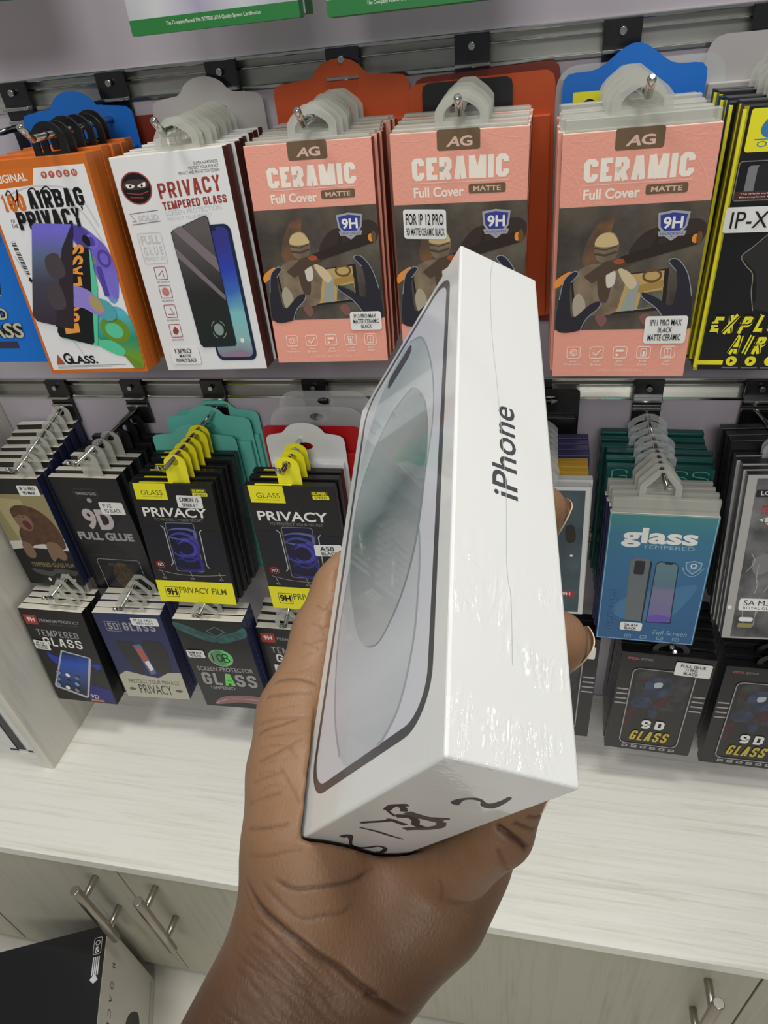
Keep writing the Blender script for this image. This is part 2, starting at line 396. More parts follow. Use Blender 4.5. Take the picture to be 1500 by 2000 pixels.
# ------------------------------------------------------------------ inks, boards and plastics
WHT = M('print_white', (240, 238, 232), 0.45); BLK = M('print_black', (20, 20, 22), 0.4)
m_frost = M('frosted_plastic', (206, 206, 196), 0.35, alpha=0.5)
m_clear = M('clear_plastic', (225, 228, 226), 0.12, alpha=0.30)
m_cream = M('cream_board', (226, 220, 204), 0.6); m_pink = M('salmon_card', (242, 166, 146), 0.5, bump=(420, 0.25))
m_pinkside = M('salmon_side', (150, 66, 44), 0.5); m_white = M('gloss_white_card', (236, 236, 236), 0.3, coat=0.3)
m_brownside = M('maroon_side', (92, 48, 44), 0.5); m_orange = M('orange_card', (206, 108, 34), 0.4)
m_black = M('satin_black_card', (24, 24, 26), 0.35, coat=0.15); m_yellow = M('yellow_card', (244, 236, 40), 0.45)
m_navy = M('navy_card', (40, 48, 92), 0.4); m_teal = M('teal_card', (112, 202, 188), 0.45); m_blue = M('bright_blue_card', (22, 112, 206), 0.4)
m_grey = M('grey_card', (176, 172, 170), 0.5); m_red = M('red_card', (186, 22, 30), 0.4); m_dkred = M('dark_red_card', (120, 38, 22), 0.5)
m_dkor = M('deep_orange_card', (196, 78, 26), 0.45); m_purple = M('indigo_card', (56, 50, 100), 0.35); m_gold = M('ochre_card', (190, 150, 50), 0.4)
m_green = M('green_foil', (18, 84, 80), 0.22, metal=0.4); m_paper = M('paper_sticker', (238, 238, 234), 0.55)
m_tan = M('olive_card', (120, 112, 70), 0.45); m_plastic_black = M('black_plastic', (26, 26, 28), 0.3)

ORD = ['first', 'second', 'third', 'fourth', 'fifth', 'sixth', 'seventh', 'eighth', 'ninth', 'tenth', 'eleventh', 'twelfth']

def peak_tab(bm, h, w=19.0, t=0.8, mi=0):
    """frosted house-shaped hanging tab with a house-shaped hole, h = height of the hole's peak above the carton (mm)"""
    h += 1.5; k = 0.001; H = h + 6.5; sh = h * 0.42 + 3
    o = [(-w, -3), (w, -3), (w, sh), (w - 4, sh + 5), (5, H), (-5, H), (-w + 4, sh + 5), (-w, sh)]
    i = [(-w + 6, 3), (w - 6, 3), (w - 6, sh - 2), (w - 9, sh + 1.5), (2.5, h), (-2.5, h), (-w + 9, sh + 1.5), (-w + 6, sh - 2)]
    ring_prism(bm, [(x * k, z * k) for x, z in o], [(x * k, z * k) for x, z in i], 0.0035, 0.0035 + t * k, 48, mi)
def oval_tab(bm, h, w=13.0, t=0.8, mi=0):
    k = 0.001; hc = h - 1.5
    o = [(-w, -3), (w, -3), (w, hc - 3)] + [(w * math.cos(a), hc - 3 + (11) * math.sin(a)) for a in [math.radians(q) for q in range(15, 180, 15)]] + [(-w, hc - 3)]
    i = [(5 * math.cos(a), hc - 1 + 4.2 * math.sin(a)) for a in [math.radians(q) for q in range(225, 225 + 360, 15)]]
    ring_prism(bm, [(x * k, z * k) for x, z in o], [(x * k, z * k) for x, z in i], 0.0035, 0.0035 + t * k, 48, mi)
def arch_tab(bm, h, w=15.0, t=2.2, mi=0):
    k = 0.001
    o = [(-w, -3), (w, -3)] + [(w * math.cos(a), h - 8 + 15 * math.sin(a)) for a in [math.radians(q) for q in range(0, 181, 12)]]
    i = [(-w + 6, 2), (w - 6, 2)] + [((w - 6) * math.cos(a), h - 7 + 9.5 * math.sin(a)) for a in [math.radians(q) for q in range(0, 181, 12)]]
    ring_prism(bm, [(x * k, z * k) for x, z in o], [(x * k, z * k) for x, z in i], 0.0030, 0.0030 + t * k, 52, mi)

def pack(name, loc, rot, W, H, T, front, side, top, tab=None, tabh=25, tabmat=None, tray=0.0, traymat=None, bev=0.0006, wrap=None):
    """a hanging box: carton, inner tray, hanging tab; origin at the bottom centre of its front face"""
    r = empty(name, loc, rot)
    bm = bmesh.new(); bx(bm, -W / 2, W / 2, 0, T, 0, H, bev, 0)
    bm.normal_update()
    for f in bm.faces:
        n = f.normal; f.material_index = 0 if n.y < -0.7 else (2 if n.z > 0.7 else 1)
    finish('carton', bm, [front, side, top], r)
    if tray:
        bm = bmesh.new(); bx(bm, -W / 2 + 0.0015, W / 2 - 0.0015, 0.0012, T - 0.0012, H + 0.0002, H + tray, 0.0006)
        finish('inner_tray', bm, traymat or m_frost, r)
    if tab:
        bm = bmesh.new(); {'peak': peak_tab, 'oval': oval_tab, 'arch': arch_tab}[tab](bm, tabh)
        for v in bm.verts: v.co.z += H + (tray if tray else 0)
        finish('hang_tab', bm, tabmat or m_frost, r)
    return r

def card_pack(name, loc, rot, W, H, T, mat, head=0.028, bump=0.02, shape='round', body=True):
    """flat pack hung by a printed header card with a rounded bump and a slot"""
    r = empty(name, loc, rot)
    w = W / 2; z1 = H + head; c = 0.006
    if shape == 'round':
        b = [(bump * 1.15 * math.cos(a), z1 + bump * 0.75 * math.sin(a)) for a in [math.radians(q) for q in range(10, 171, 16)]]
        o = [(-w, 0), (w, 0), (w, z1 - c), (w - c * 0.3, z1 - c * 0.3), (w - c, z1)] + b + [(-w + c, z1), (-w + c * 0.3, z1 - c * 0.3), (-w, z1 - c)]
    elif shape == 'wave':
        b = [(x, z1 + bump * 0.5 * (1 + math.cos(x / (w * 0.62) * math.pi))) for x in np.linspace(w * 0.62, -w * 0.62, 15)]
        o = [(-w, 0), (w, 0), (w, z1 - c), (w - c * 0.3, z1 - c * 0.3), (w - c, z1)] + b + [(-w + c, z1), (-w + c * 0.3, z1 - c * 0.3), (-w, z1 - c)]
    else:
        c = bump
        arc = lambda cx, cz, a0: [(cx + c * math.cos(math.radians(a0 + q)), cz + c * math.sin(math.radians(a0 + q))) for q in range(0, 91, 15)]
        o = [(-w, 0), (w, 0)] + arc(w - c, z1 - c, 0) + arc(-w + c, z1 - c, 90)
    zc = H + head * 0.55
    i = [(0.008 * math.cos(a), zc + 0.0045 * math.sin(a)) for a in [math.radians(q) for q in range(225, 585, 15)]]
    bm = bmesh.new(); ring_prism(bm, o, i, T, T + 0.0006, 110)
    finish('header_card', bm, mat, r)
    if body:
        bm = bmesh.new(); bx(bm, -w + 0.003, w - 0.003, 0, T - 0.0002, 0.002, H - 0.002, 0.001); finish('carton', bm, mat, r)
    return r

def copy_tree(o, parent=None, skip=('front_print', 'price_sticker', 'brand_sticker')):
    c = o.copy(); COL.objects.link(c)
    for k in ('label',):
        if k in c: del c[k]
    if parent: c.parent = parent
    for ch in list(o.children):
        if ch.name.split('.')[0] in skip: continue
        copy_tree(ch, c, skip)
    return c

def front_fn(W, H, z0=0.515, z1=0.635, Hd=175.0):
    def f(u, v, h):
        s = v / Hd; s = s * z0 / (z1 - s * (z1 - z0))
        return ((u / 100 - 0.5) * W, -h / 1000, H * (1 - s))
    return f

def sticker(parent, fn, x0, y0, x1, y1, lines, slope=0.0, ink=None, name='price_sticker', paper=None, base=12, bold=0.01):
    """white paper label with its lettering"""
    a = Art(); a.lay = int(Art.top) + 3
    a.rrect(x0, y0, x1, y1, min(2.2, (y1 - y0) * 0.2), paper or m_paper); a.lay += 1
    n = len(lines); h = (y1 - y0); lay = a.lay
    tot = sum(l[1] for l in lines); y = y0 + h * 0.08
    for t, wt, f0, f1 in lines:
        hh = h * 0.84 * wt / tot
        a.text(t, x0 + (x1 - x0) * f0, y + hh * 0.12, x0 + (x1 - x0) * f1, y + hh * 0.88, ink or BLK, bold, 0, 0, lay); y += hh
    if slope:
        a.v = [(u, v + slope * (u - x0), l) for u, v, l in a.v]
    return a.build(name, parent, fn)

def hang_tab_to(p, tip, xb):
    """slide a pack's tab sideways until the rod runs through its hole"""
    for ch in p.children:
        if ch.name.startswith('hang_tab'):
            zc = max(v.co.z for v in ch.data.vertices) - 0.009
            q = Vector(p.location) + p.rotation_euler.to_matrix() @ Vector((0, 0.004, zc))
            rx = tip[0] + (xb - tip[0]) * max(0, q.y - tip[1] - 0.011) / (WALL - 0.018 - tip[1])
            dx = max(-0.03, min(0.03, rx - q.x))
            for v in ch.data.vertices: v.co.x += dx

def stack(front, n, pitch, desc, group, key=None, cat='pack', jit=0.0012):
    """copies of the front pack hung behind it on the same hook, each a thing of its own"""
    out = [front]; front['group'] = group; sx = sz = 0.0
    if key:   # the packs follow the line of the rod they hang on
        xb, zb, tp = HOOKS[key][:3]; hang_tab_to(front, tp, xb); ln = WALL - 0.007 - (tp[1] + 0.011); sx = (xb - tp[0]) / ln; sz = (zb - 0.014 - (tp[2] - 0.011)) / ln
    for k in range(1, n):
        c = copy_tree(front); c.location = front.location + Vector((rnd.uniform(-jit, jit) + sx * pitch * k, pitch * k, rnd.uniform(-jit, jit) + sz * pitch * k))
        c.rotation_euler = (front.rotation_euler[0], front.rotation_euler[1] + math.radians(rnd.uniform(-0.5, 0.5)), front.rotation_euler[2])
        tag(c, '%s, %s from front' % (desc, ORD[k]), cat, group); out.append(c)
    return out

def place(x, y, z, l, yw, r, H):
    e = Euler((math.radians(l), math.radians(r), math.radians(yw)), 'XYZ'); b = Vector((x, y, z)) + e.to_matrix() @ Vector((0, 0, -H))
    return tuple(b), tuple(e)

def hook(xb, zb, tip, label):
    r = empty('display_hook', (xb, WALL - 0.004, zb)); tag(r, label, 'hook', 'chrome hooks on the slat wall')
    bm = bmesh.new()
    bx(bm, -0.014, 0.014, -0.0014, 0.0014, -0.012, 0.0205, 0.0005, 0)
    bx(bm, -0.014, 0.014, -0.0075, -0.0012, -0.0015, 0.0012, 0.0004, 1)
    bx(bm, -0.014, 0.014, -0.0030, 0.0010, -0.036, -0.0095, 0.0006, 0)
    bx(bm, -0.014, 0.014, -0.0048, -0.0028, -0.0125, -0.0095, 0.0004, 1)
    finish('clip_plate', bm, [m_dark, m_chrome], r)
    bm = bmesh.new(); tube(bm, (0, -0.0032, 0.0125), (0, -0.0060, 0.0125), 0.0028, 12); finish('screw', bm, m_chrome, r)
    t = Vector(tip) - r.location
    knee = t + Vector((0, 0.011, -0.011)); u = (t - knee).normalized()
    bm = bmesh.new(); tube(bm, (0, -0.003, -0.014), knee, 0.0027, 14); finish('prong', bm, m_chrome, r)
    bm = bmesh.new(); tube(bm, knee - u * 0.0012, t, 0.0028, 14, dome=True); finish('upturned_end', bm, m_chrome, r)
    return r
# ------------------------------------------------------------------ printed fronts (100 x 175 design units)
def art_ceramic(r, W, H, stk, zr):
    fn = front_fn(W, H, *zr); a = Art()
    br = M('print_brown', (112, 88, 62), 0.5); cr = M('print_cream', (250, 240, 226), 0.5); pk = M('print_pale_pink', (244, 206, 192), 0.5)
    a.rrect(34.5, -1, 65.5, 15, 2, br); a.text('A', 41, 4.5, 51, 12.2, M('print_rose', (226, 190, 172), 0.5), 0.03, 0.25); a.text('G', 51, 4.5, 60, 12.2, M('print_rose', None), 0.03)
    for x0, y0, x1, y1 in ((6, 6, 30, 3), (70, 3, 94, 8), (4, 24, 14, 45), (88, 24, 96, 48), (20, 50, 40, 52)):
        a.line(smooth_loop([(x0, y0), ((x0 + x1) / 2 + 3, (y0 + y1) / 2 + 2), (x1, y1)], 5, False), 0.5, M('print_salmon_light', (250, 184, 164), 0.5))
    a.block('CERAMIC', 15.5, 19.5, 86, 36.5, cr, 4.0, gap=0.17)
    a.rect(15.5, 38.2, 86, 38.8, pk); a.text('Full Cover', 16, 41.5, 53.5, 49.2, cr, 0.03)
    a.rrect(57, 40.5, 84, 47.6, 1.5, br); a.text('MATTE', 60.5, 42.2, 80.5, 46, M('print_rose', None), 0.02)
    sm = M('print_smoke', (60, 53, 50), 0.35, spots=(26, (104, 96, 84)))
    a.rect(0, 54, 100, 142, sm)
    fl = M('print_flame', (132, 92, 62), 0.35, spots=(60, (84, 70, 60))); fl2 = M('print_ember', (236, 150, 60), 0.35); dk = M('print_umber', (40, 34, 36), 0.35)
    a.blob([(18, 92), (22, 76), (30, 64), (38, 62), (36, 76), (30, 90), (24, 98)], fl)
    a.blob([(0, 106), (10, 100), (9, 105), (0, 112)], fl2); a.blob([(50, 88), (60, 74), (74, 70), (92, 66), (100, 72), (96, 84), (80, 80), (62, 92)], M('print_smoke_dark', (60, 48, 44), 0.35))
    # phone held sideways, showing a sandy scene
    a.poly([(11, 107), (79, 100), (80, 129), (14, 133)], dk); a.poly([(42, 104.5), (76, 101.5), (77, 127), (42, 130)], M('print_sand', (196, 166, 104), 0.35))
    a.poly([(56, 112), (76, 108), (77, 113), (57, 117)], M('print_ochre', (172, 138, 74), 0.35)); a.ring(68, 105, 6, 4, 1.6, M('print_bronze', (110, 80, 48), 0.35))
    a.poly([(62, 117), (76, 115), (77, 127), (60, 128)], M('print_slate', (120, 122, 112), 0.35, spots=(90, (80, 82, 76))))
    a.poly([(48, 129), (54, 108), (60, 108), (58, 129)], M('print_mist', (158, 164, 158), 0.35))
    # a plain helmeted figure
    kh = M('print_khaki', (146, 128, 104), 0.35, spots=(80, (112, 96, 78))); tn = M('print_tan', (214, 188, 136), 0.35); um = M('print_earth', (84, 68, 56), 0.35)
    a.blob([(13, 106), (18, 98), (30, 95), (44, 98), (50, 106), (48, 118), (44, 130), (30, 132), (16, 131), (14, 118)], kh)
    a.blob([(13, 122), (17, 116), (22, 122), (22, 132), (15, 133)], M('print_stone', (178, 168, 146), 0.35))
    a.blob([(30, 104), (36, 100), (40, 106), (38, 122), (32, 120)], um); a.blob([(36, 101), (42, 101), (42, 110), (37, 112)], M('print_bone', (220, 212, 198), 0.35))
    a.blob([(44, 99), (52, 102), (58, 110), (54, 114), (48, 108)], M('print_sleeve', (214, 196, 158), 0.35))
    a.blob([(26, 84), (27, 77), (32, 73), (38, 73), (42, 78), (43, 85), (41, 92), (36, 95), (29, 93)], kh); a.blob([(26.4, 82), (28, 76), (33, 73.4), (38, 74), (41.6, 78.6), (42.2, 82), (34, 83.5)], tn); a.line([(26, 84), (34, 85.5), (42, 83)], 1.0, um); a.line([(26.5, 88), (34, 89.5), (42, 87)], 1.6, um)
    a.poly([(20, 104), (34, 94), (54, 89), (56, 95), (40, 101), (26, 109)], um); a.poly([(44, 91), (94, 76), (96, 84), (50, 96)], M('print_gunmetal', (52, 42, 38), 0.3)); a.ell(93.5, 80, 2.2, 3.2, fl2)
    a.ell(96, 79.5, 2.0, 4.6, M('print_bronze', None)); a.poly([(64, 88), (68, 76), (70, 76), (68, 88)], M('print_gunmetal', None)); a.ell(44, 94, 4, 2, M('print_rust', (170, 84, 48), 0.35))
    # the hands that hold the phone
    hd = M('print_shadow_blue', (44, 42, 52), 0.35); rim = M('print_rim', (150, 160, 176), 0.35)
    L = [(2, 142), (3, 120), (6, 106), (13, 100), (16, 102), (11, 108), (11, 122), (14, 133), (26, 124), (34, 122), (32, 127), (24, 134), (20, 142)]
    a.blob(L, hd); a.line(smooth_loop(L[1:6], 4, False), 0.6, rim); a.line(smooth_loop(L[9:], 4, False), 0.6, rim)
    R = [(98, 142), (97, 120), (92, 104), (84, 94), (78, 95), (84, 102), (86, 114), (84, 126), (72, 120), (62, 116), (63, 120), (74, 128), (82, 138), (84, 142)]
    a.blob(R, hd); a.line(smooth_loop(R[1:6], 4, False), 0.6, rim); a.line(smooth_loop(R[9:], 4, False), 0.6, rim)
    for x in (30, 62): a.blob([(x, 133), (x + 6, 131), (x + 9, 136), (x + 5, 140)], M('print_fingertip', (132, 92, 88), 0.35))
    # hardness shield
    sh = lambda k: [(67 + k, 61 + k), (77, 59.5 + k), (88 - k, 61 + k), (87 - k, 71), (83 - k, 77 - k), (77.5, 81 - 1.6 * k), (72 + k, 77 - k), (68 + k, 71)]
    a.poly(sh(0), M('print_silver', (196, 196, 200), 0.3, metal=0.4)); a.poly(sh(1.6), M('print_blue', (58, 66, 148), 0.35)); a.text('9H', 71, 64, 84, 72.5, WHT, 0.03)
    a.poly([(68, 74), (87, 74), (86, 77.6), (69, 77.6)], M('print_silver', None)); a.text('HARDNESS', 70, 75, 85, 76.8, M('print_blue', None), 0.0)
    for k, x in enumerate((16, 33.5, 51, 68.5, 86)):
        a.frame(x - 5, 154, x + 5, 162, 1.4, 0.5, cr)
        if k == 0: a.ring(x, 158, 2.6, 2.2, 0.5, cr); a.ring(x, 158, 1.3, 1.1, 0.5, cr)
        elif k == 1: a.line([(x - 3, 158), (x - 0.5, 160), (x + 3, 156)], 0.7, cr)
        elif k == 2: a.rect(x - 3, 156, x + 2.5, 157.6, cr); a.rect(x - 3, 159, x - 1, 160.6, cr)
        elif k == 3: a.frame(x - 2, 155.6, x + 2, 160.6, 0.6, 0.6, cr); a.rect(x - 0.8, 157, x + 0.8, 160, cr)
        else: a.frame(x - 2.4, 155.4, x + 2.4, 160.8, 0.3, 0.5, cr); a.line([(x, 155.4), (x, 160.8)], 0.4, cr)
        t = ['Anti', 'Anti', 'Anti', 'Full', 'Soft'][k]; u = ['Fingerprint', 'Broken', 'Shock', 'Cover', 'Edge'][k]
        a.text(t, x - 2.4, 163.4, x + 2.4, 164.9, cr); a.text(u, x - [6.5, 4, 3.5, 3.5, 3][k], 165.5, x + [6.5, 4, 3.5, 3.5, 3][k], 167.2, cr)
    a.text('SCREEN PROTECTION', 34, 169.6, 68, 171.4, pk)
    a.build('front_print', r, fn)
    if stk: sticker(r, fn, *stk)

def art_airbag(r, W, H):
    fn = front_fn(W, H); a = Art(); og = M('print_orange', (214, 112, 36), 0.4)
    a.rect(3, 9, 97, 172, m_white); a.poly([(0, 8), (52, 8), (46, 23), (0, 25)], og); a.text('ORIGINAL', 7, 13, 43, 20, WHT, 0.02, 0.0, -0.03)
    for k in range(5): a.ell(59 + k * 6.8, 15.5, 2.7, 3.0, M('print_brick', (188, 92, 70), 0.4)); a.text('9Y8SM'[k], 58 + k * 6.8, 13.8, 60 + k * 6.8, 17.2, m_white)
    gl = M('print_pale_grey', (206, 206, 208), 0.4)
    for q in ([(20, 30), (45, 24), (80, 30), (94, 60)], [(6, 80), (20, 120), (40, 160)], [(60, 50), (80, 44), (96, 80)]): a.line(smooth_loop(q, 6, False), 1.2, gl)
    a.block('180', 12, 29, 33.5, 43.5, og, 3.0, gap=0.2); a.block('AIRBAG', 37, 27.5, 88, 42.5, BLK, 3.1, gap=0.18)
    a.line(smooth_loop([(18, 30), (22, 26), (24, 34), (20, 38), (28, 33), (30, 26), (26, 40)], 5, False), 1.1, BLK)
    a.line(smooth_loop([(38, 42), (40, 28), (46, 26), (47, 34), (52, 28), (58, 25), (62, 32)], 5, False), 1.2, BLK)
    a.text('OF', 14.5, 50, 18.5, 53, BLK); a.text('THE', 13.5, 54, 19.5, 57, BLK); a.block('PRIVACY', 21.5, 44, 81, 59, BLK, 3.1, gap=0.16); a.text("'", 83, 43, 84.5, 46, BLK)
    for k in range(22): a.rect(7 + k * 0.15, 68 + k * 1.3, 11.4 + k * 0.15, 68.4 + k * 1.3 + (0.5 if k % 3 else 0.1), BLK, 3)
    a.poly([(11, 100), (13, 97.5), (15, 100), (13, 102.5)], BLK); a.poly([(12, 106), (14, 103.5), (16, 106), (14, 108.5)], M('print_grey', (130, 130, 132), 0.4))
    pu = M('print_violet', (126, 112, 214), 0.35); pd = M('print_deep_violet', (84, 70, 160), 0.35)
    holo = ramp_mat('print_holographic', 'Z', 0.02, 0.11, [(0, (118, 160, 40)), (0.2, (40, 150, 110)), (0.45, (90, 190, 200)), (0.65, (130, 120, 216)), (1, (120, 100, 205))], 0.25, wob=0.012, wscale=70)
    a.blob([(62, 60), (76, 58), (88, 68), (96, 80), (98, 100), (92, 118), (84, 120), (78, 100), (74, 84)], holo)
    a.blob([(66, 60), (78, 60), (86, 72), (78, 80), (70, 74)], pd); a.ring(83, 72, 5, 5, 2, pu); a.ring(90, 86, 5, 6, 2.4, pd); a.rrect(80, 92, 85, 116, 1.5, pd); a.rrect(88, 96, 93, 118, 1.5, pu)
    a.rect(76, 84, 82, 90, M('print_grey', None)); a.blob([(78, 66), (82, 70), (80, 76), (75, 71)], BLK)
    a.blob([(58, 136), (70, 128), (88, 124), (98, 134), (99, 160), (97, 172), (84, 164), (66, 156)], holo); a.ell(80, 142, 14, 10, M('print_lime', (112, 148, 40), 0.3), rot=0.2); a.ell(79, 142.5, 8.5, 6, M('print_mint', (92, 206, 160), 0.25), rot=0.2)
    a.poly([(80, 160), (97, 168), (97, 172), (88, 172)], M('print_lime', None)); a.blob([(56, 152), (72, 150), (84, 158), (76, 162)], M('print_mint', None))
    # phone and the two sheets of glass
    a.poly([(54, 76), (80, 78), (76, 108), (60, 150), (58, 154), (24, 147), (25, 130)], M('print_mint', None), 30)
    a.rrect(27, 75, 29, 77, 0.5, BLK); a.poly([(53, 75), (79, 77), (78, 82), (56, 151), (53, 153), (23, 146), (22, 142)], BLK, 31)
    tl = M('print_flame_letters', (238, 158, 66), 0.35)
    for k, ch in enumerate('180GLASS'):
        x = 38 + k * 3.9 + (1.6 if k > 2 else 0); y = 143 - k * 8.6 - (2.2 if k > 2 else 0); vs, fs = glyphs(ch, 0.04); kk = len(a.v); mi = a._mi(tl)
        for gx, gy in vs: a.v.append((x - 8 + 15 * (1 - gy) + gx * 1.2, y - gx * 7.4 + gy * 1.0, 92))
        for f in fs: a.f.append([kk + i for i in f]); a.mi.append(mi)
    a.blob([(44, 112), (52, 106), (66, 110), (74, 120), (76, 128), (68, 130), (56, 124), (46, 122)], M('print_finger_violet', (150, 134, 214), 0.3), 33); a.blob([(66, 114), (73, 118), (76, 126), (70, 128), (64, 122)], M('print_finger_sand', (178, 158, 110), 0.3), 34)
    a.blob([(70, 118), (82, 120), (86, 132), (74, 134)], M('print_cyan', (84, 170, 176), 0.3), 32); a.rrect(45, 110, 51, 116, 1.5, M('print_slate_blue', (96, 116, 150), 0.3), 34)
    gA = ramp_mat('print_tinted_glass', 'Z', 0.05, 0.125, [(0, (62, 50, 62)), (0.45, (72, 70, 84)), (0.75, (96, 110, 140)), (1, (120, 112, 216))], 0.25)
    a.poly([(36, 54), (71, 57), (40, 140), (37, 140), (5, 133), (3, 128), (33, 56)], gA, 35); a.poly([(70, 57), (71, 57), (40, 140), (22, 138), (54, 76)], M('print_dusk', (52, 42, 50), 0.25), 36)
    a.blob([(36, 82), (48, 80), (50, 96), (38, 100), (33, 92)], M('print_dusk_brown', (78, 68, 72), 0.25), 37); a.blob([(29, 106), (40, 104), (40, 122), (28, 124), (24, 116)], M('print_dusk_brown', None), 37)
    a.poly([(9, 168), (13, 160), (18, 168)], M('print_rust', None)); a.text('G', 18, 159, 26, 168, BLK, 0.03); a.text('LASS.', 26, 161.4, 52.5, 167.8, BLK, 0.03)
    for k in range(3): a.rect(9, 169 + k * 0.95, [80, 66, 40][k], 169.35 + k * 0.95, M('print_grey', None), 8)
    a.build('front_print', r, fn)

def art_ninja(r, W, H):
    fn = front_fn(W, H); a = Art(); rd = M('print_brick_red', (160, 66, 58), 0.4); lg = M('print_pale_grey', None); gy = M('print_grey', None)
    for k, (x, t) in enumerate(((73, 'SUPER HARDNESS'), (68, 'PROTECT YOUR PRIVACY'), (58.5, 'PRIVACY AND PROTECTION SCREEN'))): a.text(t, x, 10.5 + k * 3.6, 94, 13 + k * 3.6, gy if k < 0 else BLK, 0.0, 0, -0.012)
    a.ell(18, 27.5, 14, 14, rd); a.ell(18, 27.5, 12.8, 12.8, BLK); a.blob([(8, 22), (18, 20), (28, 22), (29, 27), (18, 29), (7, 27)], M('print_dark_brown', (74, 56, 52), 0.4))
    for x, sg in ((13, 1), (23.5, -1)): a.blob([(x - 3.6, 24.6 + sg * -0.8), (x + 3.4, 24 + sg * 0.8), (x + 2.6, 27), (x - 2.6, 27)], WHT, 12); a.ell(x, 25.7, 1.1, 1.1, BLK, 13)
    a.line([(8, 31), (20, 33), (28, 31)], 0.8, rd); a.line([(10, 35), (22, 36)], 0.7, rd)
    a.block('PRIVACY', 37, 25.5, 92.5, 38.5, rd, 2.2, 0, -0.05, 0.25); a.block('TEMPERED GLASS', 37.5, 41, 95, 47.5, rd, 1.3, 0, -0.04, 0.24)
    a.text('SCREEN PROTECTION', 38, 48.5, 89, 52.4, lg, 0.0, 0, -0.04); a.text('PROTECT YOUR PRIVACY', 39, 54, 80, 56.4, lg, 0, 0, -0.04)
    a.line([(5, 48.5), (32, 47)], 0.7, gy); a.line([(5, 57.5), (32, 56)], 0.7, gy); a.line([(6, 49.5), (10, 55), (6, 55)], 0.6, gy); a.text('SOLID', 12, 50, 31, 55, lg, 0.03)
    a.frame(7, 65, 29, 90, 2, 0.6, lg)
    for k, t in enumerate(('FULL', 'G L U E')): a.text(t, 9, 67 + k * 9, 27, 74 + k * 9, lg, 0.02)
    a.text('PERFECT FIT', 8, 84.5, 28, 87.5, lg)
    for k, y in enumerate((98, 113, 128.5, 144)):
        x = 19.5 - k * 0.2; a.frame(x - 5.5, y - 5, x + 5.5, y + 5, 1, 0.5, rd)
        if k == 0: a.line([(x - 3, y + 2), (x + 2, y - 2), (x + 2, y + 3)], 0.6, rd)
        elif k == 1: a.ell(x, y, 3.4, 3.4, M('print_soft_red', (206, 130, 122), 0.4))
        elif k == 2: a.line([(x - 3, y + 2.5), (x + 3, y + 2.5), (x, y - 3)], 0.6, rd)
        else: a.blob([(x - 3, y + 1), (x, y - 3), (x + 3, y), (x, y + 3)], rd)
        a.text(['3D TOUCH', 'FINGERPRINT', '9H HARDNESS', 'ANTI-SHOCK'][k], x - 6, y + 6.4, x + 6, y + 7.9, gy)
    scr = ramp_mat('print_phone_rainbow', 'Z', 0.012, 0.115, [(0, (200, 110, 120)), (0.1, (140, 130, 150)), (0.22, (146, 190, 190)), (0.45, (130, 196, 200)), (0.62, (64, 110, 190)), (0.8, (54, 70, 180)), (1, (60, 60, 140))], 0.3, wob=0.014, wscale=45)
    a.rrect(54, 62, 93, 168, 6, M('print_midnight', (30, 42, 70), 0.3)); a.rrect(56, 64, 90, 165.5, 5, scr); a.rrect(66, 63.6, 80, 67, 1.5, M('print_midnight', None))
    a.ell(82, 153, 1.8, 1.8, WHT)
    gl = ramp_mat('print_smoked_glass', 'Z', 0.02, 0.12, [(0, (34, 44, 40)), (0.5, (46, 46, 44)), (1, (100, 94, 92))], 0.2)
    sh = lambda k: [(39 + k, 66 + k), (42 + k, 64 + k), (73 - k, 54 + k), (75.5 - k, 56 + k), (76 - k, 155 - k), (74 - k, 157 - k), (43 + k, 157.5 - k), (40.5 + k, 155 - k)]
    a.poly(sh(0), M('print_midnight', None), 20); a.poly(sh(0.6), gl, 21)
    st = M('print_glare', (128, 116, 122), 0.25)
    a.poly([(41, 64), (49, 61), (75, 88), (75.5, 100)], st, 22); a.poly([(39.6, 78), (39.8, 86), (75, 122), (75.6, 118)], st, 22)
    a.ell(62, 144, 4.6, 4.6, M('print_sage', (140, 156, 148), 0.3), 23); 
    for q in range(4): a.line([(62 + 7 * math.cos(math.pi / 2 * q + t), 144 + 7 * math.sin(math.pi / 2 * q + t)) for t in (0.4, 0.8, 1.2)], 0.7, M('print_sage', None), 23)
    a.build('front_print', r, fn)
    sticker(r, fn, 8, 156, 37, 170, [('13PRO', 3, 0.18, 0.75), ('MATTE', 1.6, 0.3, 0.7), ('PRIVACY BLACK', 2.4, 0.14, 0.86)], 0.0)

